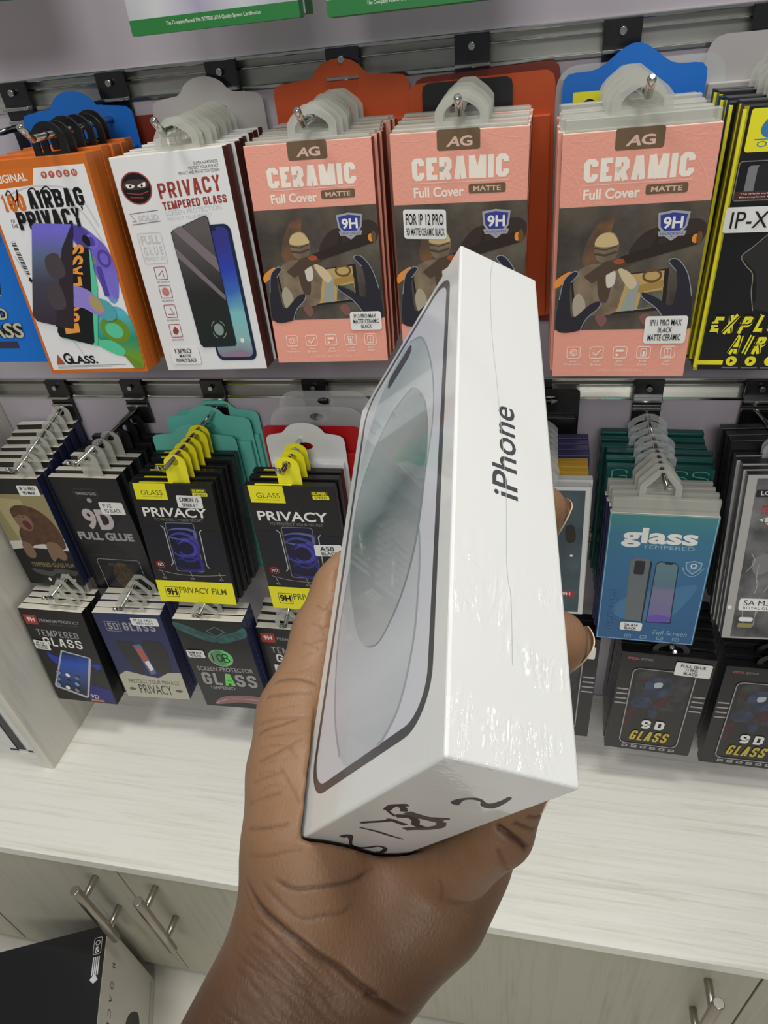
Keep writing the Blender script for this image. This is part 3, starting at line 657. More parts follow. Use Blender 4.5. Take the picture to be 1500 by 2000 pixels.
def art_airbag_black(r, W, H):
    fn = front_fn(W, H); a = Art(); yl = m_yellow; gy = M('print_grey', None)
    a.rect(0, 0, 3.0, 175, M('print_olive_yellow', (178, 172, 30), 0.4))
    a.rrect(5, 2, 34, 31, 2, yl); a.blob([(14, 12), (20, 5), (27, 8), (22, 12), (27, 18), (18, 22), (13, 18)], M('print_azure', (60, 130, 180), 0.4)); a.rect(10, 22.5, 30, 23.2, M('print_azure', None)); a.text('OKS', 12, 24, 28, 28, M('print_azure', None))
    a.frame(4, 37, 60, 63, 2, 0.7, gy); a.rrect(10, 40, 22, 60, 2, gy); a.rrect(16, 38.5, 40, 60, 4, M('print_charcoal', (40, 40, 44), 0.35)); a.rect(4.5, 57, 60, 62.6, M('print_maroon', (84, 42, 40), 0.4))
    a.text('The whole surface explosion-proof', 8, 58, 50, 59.4, WHT); a.text('Electroplated fingerprint layer', 8, 60.2, 46, 61.6, WHT)
    mono = M('print_graphite', (44, 44, 44), 0.4, spots=(50, (24, 24, 25)))
    a.blob([(34, 84), (50, 78), (90, 80), (96, 120), (80, 136), (38, 136), (34, 126), (30, 112), (22, 104), (18, 100), (20, 96), (26, 92)], mono)
    a.line(smooth_loop([(32, 86), (24, 94), (18, 100), (22, 106), (28, 112), (30, 124), (34, 136)], 5, False), 0.6, M('print_rim_warm', (150, 140, 120), 0.4))
    for off, m, b in ((0, yl, 0.05), (0, BLK, 0.005)):
        l = 20 if m is yl else 21
        a.block('EXPLOSION', 5, 138.5, 92, 150.5, m, 3.4 if m is yl else 1.0, 0.3, 0, 0.3, l); a.block('AIR BAG', 22, 152, 84, 164, m, 3.4 if m is yl else 1.0, 0.3, 0, 0.3, l)
    a.rect(0, 168.5, 21, 171.5, yl)
    for x in (27, 41, 55, 69):
        a.ell(x, 169, 4, 3.2, yl); a.poly([(x - 1, 167.5), (x + 1.5, 169), (x - 1, 170.5)], BLK); a.rect(x - 6, 173, x + 6, 173.8, gy)
    a.build('front_print', r, fn)
    sticker(r, fn, 1, 67, 36, 84, [('IP-X', 1, 0.12, 0.82)], 0.0, bold=0.0)

def art_beast_blue(r, W, H):
    fn = front_fn(W, H); a = Art(); dp = M('print_storm', (56, 52, 76), 0.4); sl = M('print_sand_pale', (196, 190, 160), 0.4)
    a.blob([(40, 30), (70, 22), (92, 34), (96, 60), (84, 82), (56, 88), (40, 70)], dp); a.blob([(50, 40), (66, 34), (80, 44), (72, 56), (56, 54)], M('print_slate_violet', (96, 92, 124), 0.4))
    a.blob([(44, 96), (60, 88), (72, 92), (66, 104), (76, 112), (70, 120), (52, 122), (40, 112)], sl); a.line([(70, 96), (78, 104), (74, 116)], 2, BLK)
    a.blob([(20, 24), (34, 18), (44, 26), (36, 34)], M('print_sun', (220, 170, 40), 0.4))
    for off, m, b in ((0, BLK, 0.09), (0, sl, 0.02)):
        l = 20 if m is BLK else 21
        a.text('TEMPERED', 10, 128, 74, 138, m, b, 0.1, 0, l); a.text('GLASS', 22, 141, 84, 154, m, b, 0.1, 0, l)
    a.rect(30, 157, 74, 163, dp)
    a.build('front_print', r, fn)

def art_ape(r, W, H):
    fn = front_fn(W, H, 0.75, 0.86); a = Art(); br = M('print_fur', (100, 66, 48), 0.5, spots=(120, (78, 50, 38))); tn = M('print_hide', (132, 104, 84), 0.5)
    a.rect(0, 27, 100, 118, M('print_khaki_field', (152, 142, 100), 0.5)); a.poly([(8, 33), (55, 36), (70, 118), (24, 118)], M('print_khaki_light', (176, 166, 124), 0.5)); a.poly([(0, 106), (100, 100), (100, 124), (0, 124)], M('print_snow', (214, 212, 204), 0.5)); a.poly([(0, 120), (30, 116), (100, 120), (100, 175), (0, 175)], BLK)
    a.blob([(30, 54), (42, 46), (66, 48), (86, 62), (98, 88), (98, 112), (90, 118), (82, 112), (70, 116), (62, 110), (44, 112), (34, 116), (24, 110), (26, 92), (32, 82), (28, 66)], br)
    a.blob([(66, 108), (84, 108), (92, 128), (84, 136), (74, 132), (64, 138), (62, 124)], tn); a.blob([(22, 108), (36, 110), (38, 126), (30, 134), (20, 128)], tn)
    a.blob([(30, 62), (44, 58), (56, 66), (58, 78), (50, 88), (38, 86), (30, 76)], tn); a.blob([(40, 74), (50, 72), (54, 82), (46, 86)], M('print_mouth', (96, 40, 44), 0.5)); a.blob([(28, 56), (34, 50), (46, 52), (56, 62), (40, 62), (30, 66)], br)
    a.ell(38, 65, 1.6, 1.2, BLK); a.ell(46, 65, 1.6, 1.2, BLK)
    gd = M('print_bronze_text', (138, 122, 84), 0.5); a.text('TEMPERED GLASS FILM', 20, 140, 96, 147, gd, 0.02)
    a.blob([(18, 150), (50, 154), (60, 150), (96, 152), (90, 160), (60, 157), (48, 162), (24, 158)], M('print_smoky', (76, 76, 72), 0.5))
    for k in range(5): a.ell(26 + k * 15, 167, 2.6, 2.6, [BLK, WHT, M('print_grey', None)][k % 3])
    a.build('front_print', r, fn)
    sticker(r, fn, 60, 12, 95, 29, [('IP 11 PRO', 1, 0.14, 0.86), ('9D MAX', 1, 0.2, 0.8)], 0.0)

def art_9d(r, W, H):
    fn = front_fn(W, H, 0.75, 0.86); a = Art(); sv = M('print_silver_grey', (168, 164, 166), 0.4); dk = M('print_dim', (62, 62, 66), 0.4)
    a.blob([(60, 96), (86, 62), (100, 56), (100, 140), (80, 124)], M('print_charcoal', None)); a.frame(29, 18, 64, 32, 4, 0.8, dk); a.text('IN BETTER', 33, 17, 60, 20.4, dk); a.text('TEMPERED GLASS', 31, 23, 62, 27.5, sv, 0.01); a.ell(48, 36, 3.6, 3.6, sv)
    a.text('9', 28, 49, 47, 82, M('print_rose_grey', (196, 184, 184), 0.4), 0.04); a.text('D', 48, 50, 72, 82, M('print_rose_grey', None), 0.05)
    a.text('FULL GLUE', 8, 86, 92, 98.5, sv, 0.045); a.text('PERFECT FIT FULL SCREEN COVERAGE', 14, 102, 88, 104.6, dk)
    a.frame(9, 122, 96, 185, 5, 0.7, dk); a.frame(20, 128, 86, 185, 4, 0.7, sv)
    a.poly([(24, 132), (82, 132), (82, 174.5), (24, 174.5)], M('print_navy_black', (26, 26, 36), 0.35)); a.blob([(44, 138), (56, 132), (66, 140), (72, 156), (66, 172), (46, 172), (38, 156)], M('print_dull_gold', (84, 66, 44), 0.4, spots=(160, (44, 34, 28))))
    a.text('GLASS', 36, 134, 64, 137.5, M('print_dull_gold_light', (110, 90, 56), 0.4))
    a.v = [(u, min(v, 174.6), l) for u, v, l in a.v]
    a.build('front_print', r, fn)
    sticker(r, fn, 60, 38, 95, 57, [('IP XS', 1, 0.14, 0.5), ('9D BLACK', 1, 0.14, 0.84)], 0.0)

def art_privacy_yellow(r, W, H, stk):
    fn = front_fn(W, H, 0.74, 0.86); a = Art(); yl = m_yellow; sv = M('print_silver_grey', None)
    a.rect(5, 0, 44, 25, yl); a.text('GLASS', 12.5, 10.5, 39, 18, M('print_olive_ink', (104, 100, 20), 0.4), 0.0); a.text('PREMIUM TEMPERED', 13, 20, 38, 21.4, M('print_olive_ink', None))
    a.rrect(74, 7, 92, 13, 1, M('print_olive_ink', None)); a.text('SUPER', 75.5, 8, 90.5, 12, yl, 0.03); a.rrect(75, 13, 93, 18.5, 1, yl); a.text('SPEED', 77, 14, 91, 17.6, M('print_olive_ink', None), 0.02)
    a.text('PRIVACY', 8.5, 37, 87.5, 51, WHT, 0.02); a.text('TO PROTECT YOUR SECRET', 20, 53, 81, 57, M('print_grey', None), 0.01)
    ph = M('print_navy_black', None); ed = M('print_edge_silver', (190, 192, 198), 0.3)
    a.poly([(-0.0, 66), (26, 64), (30, 66), (30, 120), (27, 123), (2, 110)], ph); a.line([(26, 64), (29.6, 68), (30, 119), (26.6, 123)], 1.1, ed)
    a.poly([(73, 69), (100, 71), (100, 126), (74, 125), (72, 122)], ph); a.line([(76, 69), (73, 72), (72.4, 121), (75, 125)], 1.1, ed)
    a.rrect(32, 59, 68, 131, 3, M('print_grey', None)); a.rrect(32.8, 60, 67.2, 130, 3, M('print_indigo_black', (18, 18, 52), 0.3))
    for cx, cy, rx, ry, wd, cc in ((50, 76, 20, 8, 4, (96, 104, 160)), (48, 92, 19, 17, 5, (66, 70, 150)), (52, 97, 11, 11, 4, (70, 66, 170)), (52, 99, 15, 17, 3.4, (52, 48, 140)), (52, 120, 18, 10, 4, (48, 44, 136))):
        P = [(cx + rx * math.cos(t), cy + ry * math.sin(t)) for t in np.linspace(-2.6, 2.7, 26)]; P = [(min(max(x, 33.4), 66.8), min(max(y, 60.6), 129.4)) for x, y in P]
        a.line(P, [wd * (0.25 + 0.75 * math.sin(math.pi * i / 25)) for i in range(26)], M('print_swirl_%d' % cc[2] + '_%d' % cc[0], cc, 0.3))
    a.ell(13, 122, 6, 5, M('print_signal_red', (190, 40, 44), 0.4)); a.ell(13, 122, 5, 4.1, BLK); a.text('NO', 9.5, 119.6, 16.5, 124.4, WHT, 0.02); a.line([(8.5, 118.5), (17.5, 125.5)], 0.8, M('print_signal_red', None))
    a.line(smooth_loop([(8, 130), (30, 135), (60, 136.5), (94, 134)], 6, False), 0.6, sv)
    for x, t in ((13, '45'), (50, '90'), (87, '45')): a.line([(x - 1, 131), (x + 1, 139)], 0.7, sv); a.text(t, x - 2.6, 139.6, x + 3, 142.4, sv)
    a.rect(0, 145, 100, 175, yl); a.frame(10, 154, 26.5, 168, 0.5, 0.7, BLK); a.text('9H', 11.5, 156, 25, 166, BLK, 0.05); a.text('PRIVACY FILM', 28.5, 153.5, 90, 162, M('print_olive_ink', None), 0.015)
    for k in range(3): a.rect(29, 164 + k * 1.7, [88, 84, 60][k], 164.5 + k * 1.7, M('print_olive_ink', None), 9)
    a.build('front_print', r, fn)
    sticker(r, fn, *stk, base=24)

def art_tempered(r, W, H, stk):
    fn = front_fn(W, H, 0.86, 0.97); a = Art(); sv = M('print_silver_grey', None); rd = M('print_tag_red', (168, 58, 50), 0.4)
    a.rrect(4, 12, 24, 31, 1, rd); a.text('9H', 8, 17, 20, 26, WHT, 0.03); a.text('PREMIUM PRODUCT', 27, 19, 90, 25, sv, 0.005); a.text('Tempered glass screen protector', 40, 28, 86, 30, M('print_grey', None))
    a.block('TEMPERED', 15, 40, 80, 52, sv, 1.7, 0, 0.03); a.block('GLASS', 19, 55, 80, 71, M('print_white', None), 2.6, 0.05, 0.03)
    a.blob([(16, 84), (30, 92), (70, 102), (96, 100), (90, 112), (60, 122), (24, 106)], M('print_cobalt', (34, 62, 176), 0.35)); a.poly([(54, 168), (66, 140), (98, 148), (99, 172)], M('print_cobalt_dark', (30, 38, 120), 0.35))
    a.blob([(60, 112), (84, 106), (92, 122), (70, 140)], M('print_charcoal', None))
    sc = ramp_mat('print_phone_blue', 'Z', 0.02, 0.1, [(0, (34, 40, 60)), (0.45, (60, 84, 150)), (0.7, (40, 90, 190)), (1, (20, 24, 40))], 0.3)
    a.poly([(42, 78), (84, 88), (86, 92), (56, 166), (52, 168), (6, 152), (5, 148)], M('print_edge_silver', None)); a.poly([(43, 81), (82.5, 90), (53.5, 164.5), (8, 149)], sc)
    for i in range(3):
        for j in range(3): a.ell(20 + j * 14 - i * 4.4 + 2, 122 + i * 12 + j * 4, 3.6, 3.6, [M('print_sky', (130, 160, 210), 0.3), WHT, M('print_grey', None), sc][(i * 2 + j) % 4], 30)
    a.text('9D', 60, 160, 74, 167, WHT, 0.0); a.rect(58, 169, 80, 172.6, M('print_coral', (214, 120, 96), 0.4))
    a.build('front_print', r, fn)
    sticker(r, fn, *stk)

def art_5d(r, W, H):
    fn = front_fn(W, H, 0.86, 0.97); a = Art(); sv = M('print_silver_grey', None); dk = M('print_charcoal', None)
    a.frame(13, 18, 34, 38, 0.5, 0.8, sv); a.block('D', 24.5, 21, 31.5, 35, sv, 1.8); a.text('5', 16, 21, 23, 35, sv, 0.04); a.block('GLASS', 39, 19, 86, 36, sv, 2.8)
    a.blob([(18, 62), (34, 60), (48, 66), (46, 96), (42, 124), (34, 128), (26, 110)], dk); a.blob([(58, 60), (74, 56), (88, 62), (90, 96), (84, 126), (70, 128), (62, 110)], dk)
    a.poly([(-0.0, 132), (14, 122), (42, 130), (62, 134), (80, 122), (100, 120), (100, 175), (0, 175)], M('print_parchment', (196, 192, 174), 0.45))
    a.poly([(42, 66), (54, 64), (62, 124), (52, 128)], M('print_slate_blue', None)); a.poly([(44, 74), (53, 72), (57, 98), (50, 101)], M('print_vermilion', (196, 92, 66), 0.4)); a.poly([(50, 101), (57, 98), (60, 116), (54, 120)], WHT)
    a.text('PROTECT YOUR PRIVACY', 12, 139, 92, 147, M('print_moss', (96, 100, 84), 0.4), 0.01); a.text('PRIVACY', 24, 149, 76, 168, M('print_charcoal', None), 0.0)
    for x in (13, 87): a.blob([(x - 6, 159), (x, 156), (x + 6, 159), (x, 162)], M('print_moss', None))
    a.build('front_print', r, fn)
    sticker(r, fn, 54, 8, 94, 24, [('IP 12 PRO', 1, 0.12, 0.8), ('PRIVACY', 1, 0.2, 0.8)])

def art_ten(r, W, H):
    fn = front_fn(W, H, 0.86, 0.97); a = Art(); tl = M('print_deep_teal', (62, 112, 110), 0.4, spots=(80, (34, 70, 70))); sv = M('print_silver_grey', None)
    a.poly([(0, 2), (100, 2), (100, 40), (0, 40)], M('print_night_green', (20, 32, 32), 0.4))
    a.blob([(0, 6), (20, 14), (40, 26), (52, 32), (60, 40), (48, 44), (30, 38), (8, 24), (0, 18)], tl); a.blob([(100, 12), (84, 22), (66, 28), (54, 40), (62, 46), (80, 40), (100, 30)], tl); a.poly([(44, 22), (58, 12), (72, 22), (56, 34)], M('print_teal_edge', (76, 124, 122), 0.4)); a.poly([(46, 22), (58, 14), (69, 22), (56, 32)], M('print_night_green', None))
    for k in range(4): a.line(smooth_loop([(52 + k * 3, 36 + k), (60 + k * 2, 42 + k), (66 + k * 2, 40)], 4, False), 1.0, tl)
    a.ell(51, 76, 18, 17, M('print_pale_green', (150, 190, 150), 0.3)); a.ell(51, 76, 16.4, 15.4, ramp_mat('print_hologram_green', 'X', -0.012, 0.016, [(0, (120, 150, 120)), (0.5, (60, 150, 80)), (0.8, (90, 235, 110)), (1, (120, 200, 130))], 0.25))
    a.text('10', 38, 68, 54, 84, M('print_night_green', None), 0.0); a.text('B', 54, 67, 64, 85, M('print_night_green', None), 0.0)
    a.text('SCREEN PROTECTOR', 9, 95, 93, 103.5, sv, 0.02); a.block('GLASS', 10, 107, 92, 131, sv, 4.6, 0.06, 0.02, 0.28); a.block('A', 43, 107.6, 59, 131.6, M('print_bright_green', (110, 226, 90), 0.3), 4.6, 0.06)
    a.text('TEMPERED', 17, 134, 56, 140, sv, 0.02)
    a.blob([(16, 170), (30, 156), (60, 150), (100, 152), (100, 166), (60, 164), (36, 168)], M('print_rose_metal', (150, 108, 108), 0.35)); a.line(smooth_loop([(18, 168), (40, 159), (70, 157), (100, 158)], 5, False), 0.9, M('print_edge_silver', None))
    a.build('front_print', r, fn)
    sticker(r, fn, 3, 62, 29, 77, [('SAM A13', 1, 0.12, 0.86), ('9D BLACK', 1, 0.16, 0.8)])

def art_glass_blue(r, W, H):
    fn = front_fn(W, H, 0.75, 0.86); a = Art(); wt = WHT; lb = M('print_ice', (150, 186, 206), 0.35)
    bl = ramp_mat('print_blue_teal', 'Z', 0.02, 0.165, [(0, (52, 100, 148)), (0.5, (58, 112, 156)), (0.85, (62, 124, 152)), (1, (70, 140, 140))], 0.3)
    a.rect(0, 0, 100, 175, bl); a.frame(1.2, 1.2, 98.8, 173.8, 0.4, 0.8, lb)
    a.blob([(14, 130), (36, 110), (70, 100), (92, 94), (84, 120), (70, 140), (40, 146), (20, 144)], M('print_mid_blue', (74, 124, 166), 0.35))
    a.text('glass', 13.5, 19, 84.5, 47, wt, 0.035); a.text('TEMPERED', 34, 42.5, 83, 47.5, lb, 0.0)
    ph = M('print_phone_grey', (110, 116, 120), 0.35)
    a.poly([(25, 66), (29, 62), (42, 62), (46, 66), (45, 148), (27, 147)], ph); a.poly([(44, 64), (46, 66), (45.5, 148), (44, 148)], M('print_charcoal', None)); a.rrect(29.5, 65, 39.5, 84, 2, M('print_charcoal', None))
    for x, y in ((32.2, 69), (32.2, 76), (36.6, 69), (36.6, 78)): a.ell(x, y, 1.4, 1.9, M('print_midnight', None)); 
    scr = ramp_mat('print_screen_lilac', 'Z', 0.035, 0.11, [(0, (120, 100, 190)), (0.12, (124, 118, 160)), (0.5, (128, 124, 156)), (0.6, (92, 124, 140)), (1, (104, 134, 142))], 0.3)
    a.poly([(49.5, 68), (53, 64), (68, 65), (71.5, 70), (74, 148), (49, 149)], M('print_midnight', None)); a.poly([(50.5, 68.5), (53.5, 65.5), (67.6, 66.4), (70.6, 70), (72.8, 146.6), (50, 147.4)], scr); a.rrect(58, 65, 65.5, 68, 1, M('print_midnight', None))
    a.blob([(50.4, 142), (56, 138), (66, 138), (72, 142), (66, 147), (54, 147.4)], M('print_iris', (110, 84, 180), 0.3)); a.line(smooth_loop([(50.8, 95), (58, 100), (66, 99), (71, 96)], 5, False), 0.7, ph)
    a.poly([(77, 63), (85, 60.5), (93, 63), (92, 72), (85, 80), (78, 72)], lb); a.poly([(78.2, 64), (85, 61.8), (91.8, 64), (90.8, 71.5), (85, 78.2), (79.2, 71.5)], M('print_mid_blue', None)); a.ring(85, 67.5, 2.4, 2.6, 1, wt); a.line([(82, 72), (88, 71)], 0.9, wt)
    a.line(smooth_loop([(75, 70), (78, 78), (84, 82), (90, 79), (95, 70)], 5, False), 0.8, lb)
    a.text('Full Screen', 58, 158, 92, 164, lb, 0.0, 0.15)
    for k, x in enumerate((33, 49, 66, 82)): a.frame(x - 3, 167, x + 3, 171, 0.6, 0.6, lb); a.line([(x - 1.6, 169), (x, 170), (x + 1.8, 168)], 0.5, lb)
    vs, fs = glyphs('TEMPERED GLASS', 0.0); kk = len(a.v); mi = a._mi(M('print_mid_blue', None))
    for gx, gy in vs: a.v.append((10 + (1 - gy) * 6, 164 - gx * 56, 90))
    for f in fs: a.f.append([kk + i for i in f]); a.mi.append(mi)
    a.build('front_print', r, fn)
    sticker(r, fn, 23.5, 149.5, 46, 160.5, [('SA A14', 1, 0.2, 0.8), ('BLACK', 1, 0.2, 0.75)])

def art_grey_pouch(r, W, H):
    fn = front_fn(W, H, 0.75, 0.86); a = Art(); sm = M('print_ash', (64, 64, 66), 0.35, spots=(30, (128, 128, 128))); st = M('print_strand', (170, 170, 170), 0.35)
    a.rect(8, 4, 100, 173, sm); a.rect(9, 16, 100, 24, M('print_charcoal', None)); a.text('LONG LASTING', 13, 17.6, 60, 22, WHT)
    for k in range(4): a.text(['MADE FROM', 'GLASS MATERIAL', 'HIGH QUALITY', 'PROTECTION'][k], 16, 33 + k * 2.4, 56, 34.9 + k * 2.4, M('print_signal_red', None), 0.03)
    a.poly([(15, 48), (22, 45.5), (30, 46), (36, 49), (28, 57)], M('print_bone', None)); a.text('UH', 19, 47, 30, 52, BLK)
    for k in range(26):
        x = 14 + (k * 37 % 80); y = 84 + (k * 53 % 70); a.line(smooth_loop([(x, y), (x + 4 - k % 5, y + 9), (x - 2 + k % 7, y + 20)], 4, False), 0.7, st, 12)
    a.blob([(16, 92), (26, 84), (36, 92), (30, 104), (20, 106)], M('print_grey', None)); a.blob([(40, 70), (64, 66), (84, 80), (80, 110), (56, 116), (38, 100)], M('print_smoky', None)); a.ell(3, 142, 2, 2, WHT)
    a.rrect(13, 152, 26, 156.5, 2, WHT); a.rect(13, 158.5, 26, 163, M('print_olive_bar', (150, 146, 90), 0.4))
    a.build('front_print', r, fn)
    sticker(r, fn, 11, 132, 52, 145, [('SA M31', 3, 0.1, 0.75), ('ROYAL GLUE', 1.6, 0.1, 0.8)], base=24, bold=0.0)

def art_teal_pouch(r, W, H):
    fn = front_fn(W, H, 0.75, 0.86); a = Art()
    a.rect(3, 5, 95, 172, M('print_steel_teal', (82, 100, 106), 0.35, spots=(24, (62, 76, 82)))); a.blob([(78, 56), (86, 54), (88, 74), (80, 76)], M('print_umber', None)); a.blob([(20, 60), (50, 50), (70, 70), (60, 110), (26, 108)], M('print_slate', None))
    a.rect(70, 144, 90, 151, M('print_signal_red', None)); a.text('9H', 78, 145.6, 86, 149.6, WHT, 0.02); a.ell(85, 95, 1.6, 1.6, WHT)
    a.build('front_print', r, fn)

def art_hero_panel(r, W, H, stk):
    """black pack with a rounded window; its picture is only a loose play of blue, red and grey"""
    fn = front_fn(W, H, 0.86, 0.98); a = Art(); gy = M('print_silver_grey', None); rd = M('print_dusty_red', (190, 86, 84), 0.4)
    a.text('SPECIAL', 8, 8, 20.5, 12.4, rd, 0.03); a.text('EDITION', 22, 8.4, 34.5, 12.4, M('print_grey', None), 0.03)
    a.rrect(16, 27, 83, 163, 8, M('print_graphite', None)); a.frame(16, 27, 83, 163, 8, 1.3, gy, 30)
    sm = M('print_dim_steel', (70, 70, 74), 0.4, spots=(60, (42, 42, 46))); a.blob([(24, 34), (50, 30), (78, 36), (78, 70), (60, 100), (30, 96), (22, 64)], sm)
    a.blob([(34, 46), (56, 42), (60, 64), (48, 78), (34, 68)], M('print_denim', (66, 78, 108), 0.4, spots=(70, (40, 46, 62)))); a.blob([(22, 84), (36, 76), (44, 88), (34, 98), (22, 96)], M('print_denim', None)); a.blob([(20, 50), (34, 48), (32, 52), (20, 55)], M('print_wine', (82, 42, 44), 0.4, spots=(70, (50, 34, 36)))); a.blob([(48, 80), (62, 72), (70, 82), (58, 94), (48, 92)], M('print_wine', None))
    a.blob([(62, 78), (76, 74), (80, 88), (70, 100), (60, 94)], sm); a.blob([(18, 108), (26, 100), (26, 128), (18, 134)], M('print_wine', None)); a.blob([(42, 100), (50, 98), (52, 112), (44, 114)], M('print_denim', None)); a.blob([(42, 52), (50, 50), (50, 58), (43, 60)], M('print_edge_silver', None))
    for x0, x1, y0 in ((2, 15, 66), (85.5, 99, 68)):
        for k in range(4): a.rrect(x0, y0 + k * 8.6, x1, y0 + 2.6 + k * 8.6, 1, gy)
    a.block('9D', 37, 119, 63, 134, WHT, 3.6, 0.05, 0, 0.5); a.block('GLASS', 26, 139, 69, 156, M('print_gold', (206, 182, 74), 0.35, metal=0.2), 2.8, 0.22)
    for k in range(6): a.rrect(20 + k * 11, 166, 27 + k * 11, 170.6, 0.8, gy); a.rect(22 + k * 11, 167.4, 25 + k * 11, 169, BLK)
    a.build('front_print', r, fn)
    if stk: sticker(r, fn, *stk, slope=0.03, base=34)
# ------------------------------------------------------------------ packs on their hooks
for n, c, rg in (('print_rose', (226, 190, 172), .5), ('print_grey', (130, 130, 132), .4), ('print_charcoal', (40, 40, 44), .35), ('print_silver_grey', (168, 164, 166), .4),
                 ('print_edge_silver', (190, 192, 198), .3), ('print_white', (240, 238, 232), .45), ('print_rust', (170, 84, 48), .35), ('print_umber', (40, 34, 36), .35),
                 ('print_midnight', (30, 42, 70), .3), ('print_bone', (220, 212, 198), .35), ('print_smoky', (76, 76, 72), .5), ('print_navy_black', (26, 26, 36), .35), ('print_olive_ink', (104, 100, 20), .4),
                 ('print_bronze', (110, 80, 48), .35), ('print_signal_red', (190, 40, 44), .4), ('print_pale_grey', (206, 206, 208), .4), ('print_graphite', (44, 44, 44), .4), ('print_slate_blue', (96, 116, 150), .3), ('print_lime', (112, 148, 40), .3)):
    M(n, c, rg)
M('print_slate', (120, 122, 112), .35, spots=(90, (80, 82, 76)))
FIT = {
 'blue': (-0.5035, 0.5410, -0.0900, -5.0, 2.0, 1.0), 'airbag': (-0.3999, 0.5341, -0.0849, -5.4, 0.9, -0.4), 'priv': (-0.2901, 0.5477, -0.0906, -5.8, -1.7, -1.6),
 'ag1': (-0.1753, 0.5529, -0.0919, -5.7, 2.7, 0.5), 'ag2': (-0.0598, 0.5451, -0.0906, -4.0, -0.4, 0.5), 'ag3': (0.0617, 0.5280, -0.0950, -3.1, -1.6, -0.7),
 'ipx': (0.1765, 0.5453, -0.0903, -2.8, 0.0, 0.7), 'gor': (-0.6240, 0.5715, -0.4331, -4.9, -0.9, -2.2), 'g9d': (-0.5260, 0.5790, -0.4340, -3.1, -0.4, -0.7),
 'cam': (-0.3958, 0.5563, -0.4215, -8.2, 2.0, 0.8), 'a50': (-0.2457, 0.5354, -0.4036, -4.2, -0.3, -0.9), 'hid': (0.0068, 0.5451, -0.4016, -3.8, 0.1, -1.3),
 'glass': (0.1273, 0.5480, -0.4328, -4.5, -1.1, -0.2), 'sam': (0.2397, 0.5447, -0.3788, -9.0, 0.4, -2.1), 'cap0': (0.0351, 0.5449, -0.6140, -4.2, 0.0, 0.6),
 'cap1': (0.1579, 0.5358, -0.6222, -3.0, -0.6, 1.1), 'cap2': (0.2724, 0.5449, -0.6418, -4.2, 0.0, 0.7), 't1': (-0.6136, 0.5207, -0.6098, -6.0, 0.8, 1.0),
 't2': (-0.5058, 0.5269, -0.6123, -3.0, 3.2, 0.9), 't3': (-0.3886, 0.5216, -0.6068, -2.6, 0.7, -1.6), 't4': (-0.2880, 0.5400, -0.6335, -4.0, 0.0, 0.0)}
UP, MD, LO = -0.063, -0.366, -0.566
HOOKS = {
 'blue': (-0.480, UP, (-0.492, 0.518, -0.066), 'chrome hook for blue packs, leftmost on the upper rail'),
 'airbag': (-0.380, UP, (-0.3801, 0.510, -0.0596), 'chrome hook carrying the orange airbag packs with black loops'),
 'priv': (-0.274, UP, (-0.2801, 0.525, -0.0648), 'chrome hook carrying the white privacy packs'),
 'ag1': (-0.166, UP, (-0.1716, 0.530, -0.067), 'chrome hook carrying salmon packs next to the white packs'),
 'ag2': (-0.059, UP, (-0.0576, 0.525, -0.0672), 'chrome hook carrying the salmon packs behind the phone box'),
 'ag3': (0.055, UP, (0.0622, 0.505, -0.0632), 'chrome hook carrying the salmon packs right of phone box'),
 'ipx': (0.160, UP, (0.170, 0.522, -0.066), 'chrome hook carrying the black and yellow packs at right'),
 'gor': (-0.572, MD, (-0.600, 0.556, -0.408), 'chrome hook carrying the gorilla packs by the divider'),
 'g9d': (-0.470, MD, (-0.5185, 0.560, -0.3985), 'chrome hook carrying the full glue packs'),
 'cam': (-0.366, MD, (-0.3889, 0.535, -0.3842), 'chrome hook with yellow tabs of the CAMON 15 packs'),
 'a50': (-0.242, MD, (-0.2440, 0.515, -0.3688), 'chrome hook with yellow tabs of the A50 packs'),
 'hid': (0.004, MD, (0.006, 0.530, -0.378), 'chrome hook hidden behind phone box in the middle row'),
 'glass': (0.114, MD, (0.1223, 0.525, -0.3819), 'chrome hook carrying the blue glass packs'),
 'sam': (0.218, MD, (0.232, 0.525, -0.356), 'chrome hook carrying the grey sleeved packs at right edge'),
 't1': (-0.594, LO, (-0.5938, 0.505, -0.5692), 'chrome hook of the lower row beside the divider'),
 't2': (-0.500, LO, (-0.4980, 0.505, -0.5801), 'chrome hook carrying the navy packs in the lower row'),
 't3': (-0.391, LO, (-0.3908, 0.505, -0.5810), 'chrome hook carrying the green hologram packs'),
 't4': (-0.290, LO, (-0.2896, 0.520, -0.6056), 'chrome hook beside the base of the thumb'),
 'cap0': (0.035, LO, (0.0351, 0.528, -0.592), 'chrome hook behind the lower fingertip'),
 'cap1': (0.160, LO, (0.1597, 0.525, -0.6019), 'chrome hook just below the blue glass pack'),
 'cap2': (0.272, LO, (0.2724, 0.528, -0.618), 'chrome hook at right edge of the lower row'),
}
def at(k, H): return place(*FIT[k], H)
def back_card(k, y, W, H, mat, label, cat='pack', head=0.028, bump=0.02, shape='round', dx=0.0, dz=0.0, T=0.006, group=None, roll=0.0):
    x, _, z, l, yw, r = FIT[k]; loc, rot = place(x + dx, y, z + dz, -2.0, 0.0, roll, H)
    c = card_pack('carded_pack', loc, rot, W, H, T, mat, head, bump, shape); tag(c, label, cat, group); return c

# ---- upper row, from the left
def L1(s): return s
loc, rot = at('blue', 0.168)
p = pack('screen_protector_pack', loc, rot, 0.1, 0.168, 0.011, m_blue, m_blue, m_white, 'peak', 11.5, m_clear); art_beast_blue(p, 0.1, 0.168)
tag(p, 'bright blue pack with dark beast picture, cut by left edge of upper row', 'pack'); stack(p, 4, 0.0118, 'bright blue pack at left edge of upper row', 'blue packs at the upper left', 'blue')

